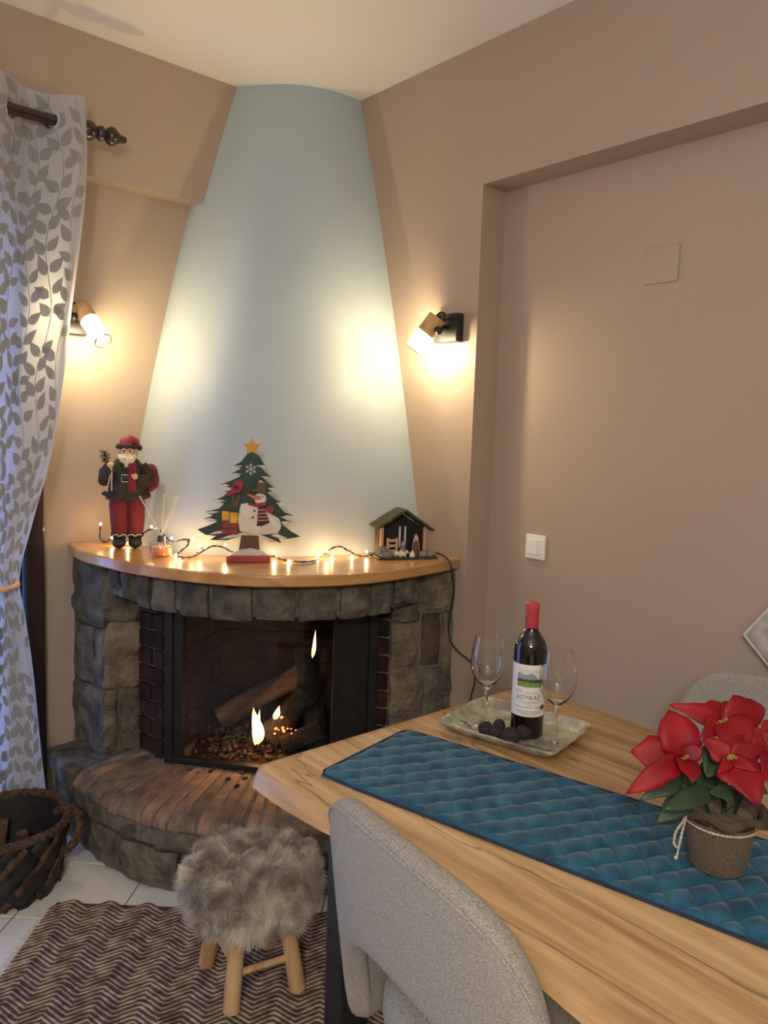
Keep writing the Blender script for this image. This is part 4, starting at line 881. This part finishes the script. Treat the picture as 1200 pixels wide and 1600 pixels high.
band(pi_, -.026, .030, zz(.32), lambda x: zz(.22-.06*math.sin((x+.03)*70)-.03*math.sin(x*190)), BR+.0007, 40, 1)
band(pi_, -.026, .030, zz(.33), lambda x: zz(.30-.022*abs(math.sin(x*310))-.012*abs(math.sin(x*730))), BR+.0008, 60, 2)
band(pi_, -.026, .030, zz(.425), lambda x: zz(.322+.006*math.sin(x*150)), BR+.0009, 30, 3)
for k in range(9): band(pi_, -.024+k*.006, -.022+k*.006+.001*(k % 2), zz(.42), zz(.345), BR+.0010, 2, 4)
pi_.build('label_picture', [col('print_sky', (.62,.58,.47)), col('print_hills', (.24,.26,.32)), col('print_trees', (.035,.05,.03)), col('print_field', (.10,.17,.04)), col('print_vines', (.28,.30,.06))], lb, True, fix=False)
def label_text(body, size, cx, cz, mat, shear=0, name='label_text'):
    c = bpy.data.curves.new('t', 'FONT'); c.body = body; c.size = size; c.shear = shear; c.align_x = 'CENTER'; c.resolution_u = 3
    o = bpy.data.objects.new('t', c); COL.objects.link(o); dg = bpy.context.evaluated_depsgraph_get(); me = bpy.data.meshes.new_from_object(o.evaluated_get(dg))
    vs = [v.co.copy() for v in me.vertices]; fs = [tuple(p.vertices) for p in me.polygons]; bpy.data.objects.remove(o); bpy.data.meshes.remove(me)
    r = BR+.0010; mm = M().add([(r*math.cos(LA+(v.x+cx)/BR), r*math.sin(LA+(v.x+cx)/BR), cz+v.y) for v in vs], fs)
    return mm.build(name, mat, lb, False, fix=False)
INK = col('black_ink', (.02,.02,.022)); INKR = col('red_ink', (.42,.07,.06)); INKG = col('grey_ink', (.12,.12,.12))
label_text('ΔΟΥKΑΣ', .0135, .0, zz(.665), INK, .18)
label_text('ΠΓΕ', .0092, -.0225, zz(.545), INKR, .35); label_text('Пελοпόννησος', .0050, .0095, zz(.545), INKR, .3)
label_text('Οίνος Kόккινος Ξηρός', .0058, .0, zz(.83), INK, .12)
for f, w_ in ((.70,.036),(.73,.028),(.765,.008),(.88,.040),(.905,.034),(.93,.036),(.955,.022)):
    band(M(), -w_/2*1.6+.003, w_/2*1.6+.003, zz(f+.007), zz(f), BR+.0010, 20).build('label_line', INKG, lb, False)
band(M(), .030, .042, zz(.87), zz(.78), BR+.0010, 6).build('label_stamp', col('stamp_ink', (.05,.05,.03)), lb, False)
def wine_glass(label, x, y, rz=0):
    g = thing('wine_glass', label, 'wine glass', (x, y, TZ), rz, 'wine glasses on the tray')
    M().lathe([(0,.0035),(.010,.004),(.004,.008),(.0036,.020),(.0034,.06),(.0038,.078),(.008,.086),(.0215,.098),(.0345,.118),(.0400,.140),(.0385,.165),(.0335,.190),(.0300,.207),(.0294,.207),(.0328,.190),(.0377,.165),(.0391,.140),(.0337,.119),(.0210,.1000),(.008,.0905),(0,.0895)], 36, cap=False).build('bowl', CRYSTAL, g, ang=35)
    M().lathe([(0,.0),(.032,.0),(.0335,.0008),(.032,.0016),(.015,.0028),(0,.0034)], 36, cap=False).build('foot', CLEAR, g, ang=30)
    return g
wine_glass('empty stemmed wine glass standing to the left of the wine bottle on the tray', -.676,-1.668)
wine_glass('empty stemmed wine glass standing in front of the wine bottle at the tray end', -.642,-1.838, .3)
for i, (px, py, r, lab) in enumerate(((759,1139,.0172,'dark round truffle at the left end of the truffles on the tray'),(780,1133,.0140,'small dark truffle furthest back, behind two others on the tray'),(774,1146,.0152,'dark truffle second from the left, in the front of the little heap'),(797,1151,.0205,'largest dark truffle at the middle of the tray'),(817,1144,.0165,'dark truffle touching the foot of the wine bottle'))):
    p = on(px, py, 2, TZ+r)
    o = M().ell((0,0,0), r, 20, 14, 0, None, .03, 3, i).build('truffle', PLUM, None, True, ang=0); o.location = p; tag(o, lab, 'truffle', 'dark truffles on the tray')
def sprig(label, p0, p1, seed):
    rr = random.Random(seed); a, b = Vector(p0), Vector(p1); mm = M(); d = b-a; sdv = Vector((-d.y, d.x, 0)).normalized()
    mm.tube(smooth_path([a, a+d*.4+sdv*.004+Vector((0,0,.003)), b], 5), .0009, 5)
    for k in range(16):
        c = a+d*(k+.5)/16+Vector((0,0,.002)); e = c+d.normalized()*.010+sdv*rr.uniform(-1,1)*.012+Vector((0,0,rr.random()*.006)); mm.tube([c, e], [.0008,.0005], 4); mm.ell(e, (.0020,.0014,.0012), 6, 4)
    tag(mm.build('dried_sprig', SPRIG, None), label, 'sprig', 'dried sprigs on the tray')
sprig('dried lavender sprig lying at the left corner of the tray', on(720,1126,2,TZ+.003), on(745,1148,2,TZ+.003), 1)
sprig('dried lavender sprig lying along the front rim before the right glass', on(800,1162,2,TZ+.004), on(868,1177,2,TZ+.004), 2)

# ------------------------------------------------------------------ poinsettia
pn = thing('poinsettia', 'red poinsettia in a burlap wrapped pot standing on the blue runner', 'plant', (-.838,-2.292,TT+.0115))
PO = Vector(pn.location)
M().lathe([(0,0),(.040,0),(.0425,.004),(.048,.05),(.0525,.085),(.050,.095),(.045,.085),(0,.083)], 32, fn=lambda q, z: 1+.03*math.sin(q*9+z*40)*sst(.0,.05,z)).build('burlap_pot', BURLAP, pn)
cl = M(); cl.grid(lambda a, b: ((.0515+.017*b)*math.cos(a*6.2832)*(1+.05*math.sin(a*6.2832*7)*b), (.0515+.017*b)*math.sin(a*6.2832)*(1+.05*math.sin(a*6.2832*7)*b), .080+.022*math.sin(b*2.6)+.004*math.sin(a*40)*b), 70, 6)
cl.build('burlap_collar', BURLAP, pn, solid=.002)
def rope(pts, r, strands=3, tw=260, n=5, k=4):
    pts = smooth_path(pts, k); mm = M()
    for s in range(strands):
        out = []; L = 0; a = None
        for i, p in enumerate(pts):
            if i: L += (p-pts[i-1]).length
            d = (pts[min(i+1,len(pts)-1)]-pts[max(i-1,0)]).normalized()
            a = d.orthogonal().normalized() if a is None else (a-d*a.dot(d)).normalized()
            b = d.cross(a); q = L*tw+s*2*math.pi/strands; out.append(p+(a*math.cos(q)+b*math.sin(q))*r*.5)
        mm.tube(out, r*.58, n)
    return mm
def pl(px, py, s): return at(px, py, s)-PO
twm = rope([pl(1078,1262,1.18), pl(1066,1285,1.165), pl(1056,1300,1.16), pl(1053,1318,1.16), pl(1060,1325,1.16)], .0022, 2, 500); 
m2 = rope([pl(1076,1265,1.18), pl(1070,1285,1.165), pl(1064,1308,1.16), pl(1058,1335,1.16), pl(1056,1341,1.16)], .0022, 2, 500)
twm.add(m2.v, m2.f); twm.ell(pl(1056,1340,1.16), .003, 8, 6); m3 = rope([(.0545*math.cos(a), .0545*math.sin(a), .074) for a in [i*.35 for i in range(19)]], .002, 2, 500); twm.add(m3.v, m3.f); twm.build('twine', TWINE, pn)
def bract(name, mat, c, tip, W, up, curl=.12, fold=.25, n=9, base=.22):
    c, tip = Vector(c), Vector(tip); d = tip-c; L = d.length; d.normalize(); up = Vector(up); sx = d.cross(up).normalized(); nn = sx.cross(d).normalized(); vs = []; uv = []
    for i in range(n+1):
        t = i/n; w_ = W*(math.sin(math.pi*(t**.80))**.8*(1-.30*t)+.03*(1-t)) if t < 1 else 0.0005
        w_ *= 1+.13*math.sin(t*9+c.x*300)+.05*math.sin(t*21+tip.x*500)
        for j in range(-2, 3):
            s = j/2; vs.append(c+d*(L*t)+sx*(w_*s)+nn*(curl*L*math.sin(math.pi*t)*.8+fold*abs(s)*w_*(.6+.4*math.sin(t*9+c.z*200))-curl*L*t*t*.3)); uv.append((t, s))
    return M().add(vs, [(5*i+j, 5*i+5+j, 5*i+6+j, 5*i+1+j) for i in range(n) for j in range(4)], 0, uv).build(name, mat, pn, True, ang=0, solid=.0009, fix=False)
toward = -_f
heads = [((1066,1184),1.16,[((1046,1108),30,1.185),((985,1174),27,1.16),((979,1240),17,1.13),((1084,1221),17,1.10),((1098,1170),14,1.15),((1088,1135),13,1.22)]),
         ((1127,1126),1.21,[((1046,1101),13,1.22),((1114,1093),22,1.25),((1198,1106),22,1.24),((1184,1174),26,1.15),((1095,1152),14,1.18),((1150,1108),16,1.27)]),
         ((1140,1185),1.14,[((1186,1258),30,1.08),((1098,1154),16,1.16),((1123,1207),9,1.10),((1182,1205),10,1.11),((1196,1168),16,1.15),((1170,1150),15,1.18)]),
         ((1205,1178),1.15,[((1192,1222),16,1.10),((1178,1135),18,1.17),((1212,1120),20,1.2),((1240,1200),22,1.13),((1250,1150),22,1.17)])]
for (cx, cy), s, tips in heads:
    c = pl(cx, cy, s)
    for (tx, ty), wpx, ts in tips: bract('bract', BRACT, c, pl(tx, ty, ts), wpx*1.32*ts/FPX, toward+Vector((0,0,.5)), R.uniform(.06,.18), R.uniform(.15,.35))
    cm = M()
    for k in range(16):
        a = R.uniform(0, 6.28); q = R.random()**.5*.012; e = c+_r*math.cos(a)*q+(_u*.75-_f*.6)*math.sin(a)*q-_f*(.006+.004*R.random()); cm.ell(e, R.uniform(.0022,.0034), 7, 5); cm.tube([c, e], .0012, 5)
    cm.build('flower_beads', CYATH, pn)
    M().tube(smooth_path([(R.uniform(-.02,.02), R.uniform(-.02,.02), .08), (c+Vector((0,0,.06)))*.55, c+_f*.002], 5), .0028, 7).build('stem', LEAFG, pn)
for (bx_, by), (tx, ty), wpx, s0, s1 in (((1068,1215),(1000,1250),18,1.17,1.14),((1085,1235),(1046,1268),15,1.16,1.13),((1110,1235),(1040,1264),20,1.15,1.10),((1080,1240),(1026,1286),20,1.18,1.16),((1090,1215),(1050,1200),22,1.2,1.2),((1150,1210),(1200,1240),18,1.2,1.18),((1120,1170),(1105,1215),24,1.2,1.17),((1110,1190),(1090,1250),22,1.22,1.2),((1150,1160),(1145,1120),18,1.24,1.24),((1165,1215),(1190,1250),16,1.15,1.14),((1090,1195),(1120,1250),26,1.22,1.18),((1145,1240),(1110,1238),18,1.16,1.14),((1075,1200),(1060,1250),20,1.2,1.19)):
    bract('leaf', LEAFG, pl(bx_, by, s0), pl(tx, ty, s1), wpx*s1/FPX, toward+Vector((0,0,.8)), R.uniform(.05,.15), .2)

# ------------------------------------------------------------------ chairs
def dining_chair(label, loc, rz):
    t = thing('dining_chair', label, 'chair', loc, rz, 'grey upholstered chairs at the table')
    NS = 80; sec_n = 18
    def plan(s):                                                    # s -1..1 across the gently curved back
        a = abs(s); return Vector((-.245+.062*a**2.2+.05*sst(.86,1,a), math.copysign(.262*math.sin(a*rad(90))**.96, s), 0))
    top = [(0,.838),(.28,.835),(.48,.820),(.64,.788),(.78,.735),(.89,.665),(.97,.58),(1.0,.53)]; bot = [(0,.588),(.20,.584),(.38,.565),(.52,.525),(.64,.465),(.72,.40),(.78,.345),(1.0,.335)]
    vs = []; uv = []; hp_ = []
    for i in range(NS+1):
        s = lerp(-1, 1, i/NS); p = plan(s); d = (plan(min(1,s+.004))-plan(max(-1,s-.004))).normalized(); n = Vector((d.y, -d.x, 0)); n = n if n.dot(p) > 0 else -n
        zt, zb = spline(top, abs(s)), spline(bot, abs(s)); th = .024*(1-.35*sst(.9,1,abs(s)))
        tl_ = lambda z: Vector((-(z-.45)*.13, 0, 0))
        for j in range(sec_n):
            q = 2*math.pi*j/sec_n; cx = math.copysign(abs(math.cos(q))**.6, math.cos(q)); cz = math.copysign(abs(math.sin(q))**(.26), math.sin(q))
            z = (zt+zb)/2+(zt-zb)/2*cz; pp = p+n*(th*cx)+tl_(z); vs.append((pp.x, pp.y, z)); uv.append((s*.5, z+off))
        hp_.append(p+n*(th*.80)+tl_(zt)+Vector((0,0,zt-.012)))
    fs = [(i*sec_n+j, i*sec_n+(j+1)%sec_n, (i+1)*sec_n+(j+1)%sec_n, (i+1)*sec_n+j) for i in range(NS) for j in range(sec_n)]+[tuple(range(sec_n)), tuple(range(NS*sec_n, (NS+1)*sec_n))[::-1]]
    M().add(vs, fs, 0, uv).build('backrest', CHAIRF, t, True, ang=70)
    M().tube(hp_[4:-4], .0028, 6).build('piping', CHAIRF, t)
    pr = [(0,.345),(.85,.345),(.96,.36),(1.0,.42),(.99,.465),(.93,.482),(.6,.490),(0,.492)]; n = 48; vs = []; uv = []
    for k, z in pr:
        for j in range(n):
            q = 2*math.pi*j/n; c, s = math.cos(q), math.sin(q); r = 1/((abs(c)/.245)**3.2+(abs(s)/.232)**3.2)**(1/3.2)*k; vs.append((r*c+.012, r*s, z)); uv.append((r*c, r*s+z))
    M().add(vs, [(i*n+j, i*n+(j+1)%n, (i+1)*n+(j+1)%n, (i+1)*n+j) for i in range(len(pr)-1) for j in range(n)], 0, uv).build('seat', CHAIRF, t, True, ang=60)
    for sx, sy in ((-1,-1),(-1,1),(1,-1),(1,1)):
        M().tube([(sx*.14, sy*.14, .345), (sx*.20, sy*.20, 0)], [.014,.009], 10).build('leg', BLACK, t)
    M().box((0,0,.338), (.30,.30,.018)).build('seat_frame', BLACK, t, False)
    return t
dining_chair('grey upholstered dining chair with open curved back, beside the fur stool', (-.972,-2.062,0), -.14)
dining_chair('grey upholstered dining chair behind the poinsettia on the far side of the table', (-.27,-2.09,0), math.pi+.10)

# ------------------------------------------------------------------ padded hanging at the frame edge
wh = thing('padded_hanging', 'grey velvet padded hanging with piped edge on the wall above the far chair', 'hanging', (.085,-2.13,.95))
L0 = Vector(on(1163,992,0,.085)); O = Vector(wh.location); e1 = Vector((0,-.56,.82)).normalized()*.34; e2 = Vector((0,-.72,-.69)).normalized()*.34
def cus(sgn): return lambda a, b: (L0-O)+e1*a+e2*b+Vector((-sgn*.030*((1-(2*a-1)**6)*(1-(2*b-1)**6))**.5, 0, 0))
M().grid(cus(1), 18, 18).grid(cus(-1), 18, 18).build('pad', GREYVEL, wh)
M().tube([(L0-O), (L0-O)+e1, (L0-O)+e1+e2, (L0-O)+e2, (L0-O)], .004, 6).build('piping', FRINGE, wh)
M().tube([(L0-O)+e1, (L0-O)+e1+Vector((0,0,.10))], .002, 6).tube([(L0-O)+e1+Vector((-.01,0,.10)), (L0-O)+e1+Vector((.034,0,.095))], .006, 8).build('hanging_loop', BLACK, wh)

# ------------------------------------------------------------------ fur stool
st = thing('fur_stool', 'small wooden stool with a shaggy grey beige fur seat on the herringbone rug', 'stool', (-.998,-1.193,.013))
feet = [(-1.065,-1.079),(-1.10,-1.27),(-.93,-1.307),(-.895,-1.117)]
fl2 = [Vector((a+.998, b+1.193, 0)) for a, b in feet]
for p in fl2: M().tube([p, p*.60+Vector((0,0,.27))], [.0215,.0205], 16).build('leg', PINE, st)
for i, z in ((0,.105),(1,.085),(2,.105),(3,.085)):
    a, b = fl2[i], fl2[(i+1)%4]; k = lerp(1, .60, z/.27); M().tube([a*k+Vector((0,0,z)), b*k+Vector((0,0,z))], .009, 8).build('stretcher', PINE, st)
M().lathe([(0,.262),(.138,.262),(.145,.268),(.145,.285),(.138,.29),(0,.29)], 36).build('seat', PINE, st)
def furbase(q, t):                                                  # t 0 rim bottom .. 1 crown
    if t < .45:
        k = t/.45; r = lerp(.156, .168, math.sin(k*1.5)); z = lerp(.205, .290, k)
    else:
        k = (t-.45)/.55; r = .168*math.cos(k*math.pi/2)**.75; z = .290+.036*math.sin(k*math.pi/2)**.8
    p = Vector((r*math.cos(q), r*math.sin(q), z)); d = Vector((p.x, p.y, (z-.24)*2.2)).normalized()
    return p+d*(.020*noise.noise(p*28)+.013*noise.noise(p*13+Vector((5,5,5)))), d
fm = M().grid(lambda a, b: furbase(a*2*math.pi, b*.999)[0], 72, 26)
NF = 52000
for i in range(NF):
    t = R.random()**.72; q = R.random()*2*math.pi; p, d = furbase(q, t*.995)
    f1 = noise.noise_vector(p*19); f2 = noise.noise_vector(p*55+Vector((9,0,0)))
    out = (d*.8+f1*1.5+f2*.5+Vector((R.gauss(0,.16), R.gauss(0,.16), R.gauss(0,.16)-.55*(1-t)))).normalized()
    L = R.uniform(.014,.034); s = out.cross(d+Vector((.1,.2,.3))).normalized()*R.uniform(.0004,.0008); m1 = p+out*L*.5+d*.003; e = p+out*L+Vector((0,0,-.005))+f2*.005
    b = len(fm.v); fm.v += [p-s, p+s, m1+s*.8, m1-s*.8, e]; fm.uv += [(0,0)]*5; fm.f += [[b,b+1,b+2,b+3],[b+3,b+2,b+4]]; fm.m += [0,0]
tag(fm.build('fur_cover', FUR, st, True, ang=0, fix=False), kind='stuff')

# ------------------------------------------------------------------ rug
U, V = Vector((.745,-.667,0)), Vector((-.667,-.745,0)); RC = Vector((-1.275,-.548,0))
rg = thing('rug', 'brown and cream herringbone braided rug with a pale fringe on the tiled floor', 'rug', RC)
ULN, VLN = 1.62, 1.35
M().prism([(U*a+V*b).to_tuple()[:2] for a, b in ((.006,.012),(ULN,.012),(ULN,VLN),(.006,VLN))][::-1], .0012, .006).build('backing', RUGB, rg, False)
for mi, (name, mt) in enumerate((('brown_braid', RUGB), ('cream_braid', RUGC))):
    vsn = []; fsn = []; ph = 5
    hpz = .055; am = .0185; pitch = .0162
    nr = int(VLN/pitch); b = 0
    for r_ in range(nr):
        v0 = .018+r_*pitch+(pitch*.52 if mi else 0); w_ = .0043 if mi == 0 else .0027; zc = .0078 if mi == 0 else .0086; jit = R.uniform(-.003,.003)
        nu = int(ULN/(hpz/5)); pts = []
        for i in range(nu+1):
            u = ULN*i/nu; k = (u+jit+.004*noise.noise(Vector((u*5, v0*5, 0))))/hpz; tri = abs((k % 2)-1)*2-1
            v = v0+am*tri+.0030*noise.noise(Vector((u*75, v0*90, mi))); wv = w_*(1+.6*noise.noise(Vector((u*90, v0*60, 5+mi))))
            if v < .004: v = .004+.2*(v-.004)
            zz_ = zc+.0016*noise.noise(Vector((u*90, v0*40, 9)))
            for (dv, dz) in ((-1,-.9),(-.7,.45),(0,.9),(.7,.45),(1,-.9)):
                p = U*u+V*(v+dv*wv); pts.append((p.x, p.y, max(.002, zz_+dz*.0030)))
        vsn += pts
        for i in range(nu):
            for j in range(4): fsn.append((b+5*i+j, b+5*i+5+j, b+5*i+6+j, b+5*i+1+j))
        b += len(pts)
    mm = M(); mm.v = [Vector(p) for p in vsn]; mm.uv = [(0,0)]*len(vsn); mm.f = fsn; mm.m = [0]*len(fsn)
    tag(mm.build(name, mt, rg, True, ang=0, fix=False), kind='stuff')
fr = M()
for i in range(620):
    v = R.uniform(.05, VLN); p = V*v+U*.012+Vector((0,0,.005)); d = (-U+V*R.gauss(0,.5)).normalized(); L = R.uniform(.02,.045)
    fr.tube([p, p+d*L*.5+Vector((0,0,R.uniform(0,.006))), p+d*L+V*R.gauss(0,.006)-Vector((0,0,.0035))], [.0012,.001,.0007], 4)
tag(fr.build('fringe', FRINGE, rg, False, fix=False), kind='stuff')

# ------------------------------------------------------------------ basket of kindling
bk = thing('wicker_basket', 'dark woven basket with a braided loop handle between curtain and hearth', 'basket', (-1.37,-.366,0))
br_ = lambda z: lerp(.150,.178,z/.205)
M().lathe([(0,.004),(.146,.004),(.150,.012),(.176,.205),(.170,.205),(.143,.016),(0,.012)], 40, cap=False).build('inner_shell', BLACKSTRIP, bk)
def strip(q0, dq, z0, z1, r0, w_, mat, name, twist=False):
    pts = []
    for i in range(15):
        t = i/14; z = lerp(z0, z1, t); q = q0+dq*t; r = br_(z)+r0+.003*math.sin(t*22+q0*3); pts.append((r*math.cos(q), r*math.sin(q), z))
    if twist: return rope(pts, w_, 3, 90, 5, 2).build(name, mat, bk)
    vs = []; w0 = w_
    for i, p in enumerate(pts):
        p = Vector(p)*1.0; w_ = (w0 if mat is not SEAGRASS else w0*(1+.35*math.sin(i*1.7+q0*5))); d = Vector(pts[min(i+1,14)])-Vector(pts[max(i-1,0)]); n = Vector((p.x,p.y,0)).normalized(); s = d.cross(n).normalized()*w_; vs += [p-s, p-s*.3+n*.003, p+s*.3+n*.003, p+s]
    return M().add(vs, [(4*i+j, 4*i+4+j, 4*i+5+j, 4*i+1+j) for i in range(14) for j in range(3)]).build(name, mat, bk, True, ang=0, solid=.002, fix=False)
for k in range(10):
    strip(k*2*math.pi/10, 1.0, .012, .195, .009, .013, SEAGRASS, 'braid_strip')
for k in range(12):
    strip(k*2*math.pi/12+.2, -.95, .010, .200, .004, .036, BLACKSTRIP, 'strip'); strip(k*2*math.pi/12+.45, 1.0, .012, .198, .005, .022, BLACKSTRIP, 'strip')
rope([(.182*math.cos(q), .182*math.sin(q), .208+.004*math.sin(q*3)) for q in [i*2*math.pi/28 for i in range(29)]], .014, 3, 70, 6, 4).build('rim', SEAGRASS, bk)
hc_ = at(98,1296,2.40)-Vector((-1.37,-.366,0))
rope([hc_+_r*(.052*math.cos(q))+_u*(.056*math.sin(q))+_f*(.03*math.sin(q)) for q in [-2.4+i*.36 for i in range(14)]], .013, 3, 80, 6, 4).build('handle', SEAGRASS, bk)
for k, (q, r, L, lab) in enumerate(((.3,.08,.13,'kindling stick in the basket, the one nearest its loop handle'),(1.6,.08,.14,'kindling stick leaning on the back rim of the basket'),(3.3,.07,.15,'kindling stick at the far side of the basket from its handle'),(4.9,.08,.12,'kindling stick just inside the front rim of the basket'))):
    a = Vector((-1.37+r*math.cos(q), -.366+r*math.sin(q), .03)); b = a+Vector((R.uniform(-.04,.04), R.uniform(-.04,.04), L*.9))
    o = logm(a, b, R.uniform(.016,.022), BARK, BARK, 9, k+20, 'kindling_stick', lab, .4); o['group'] = 'kindling in the basket'; o['category'] = 'kindling'
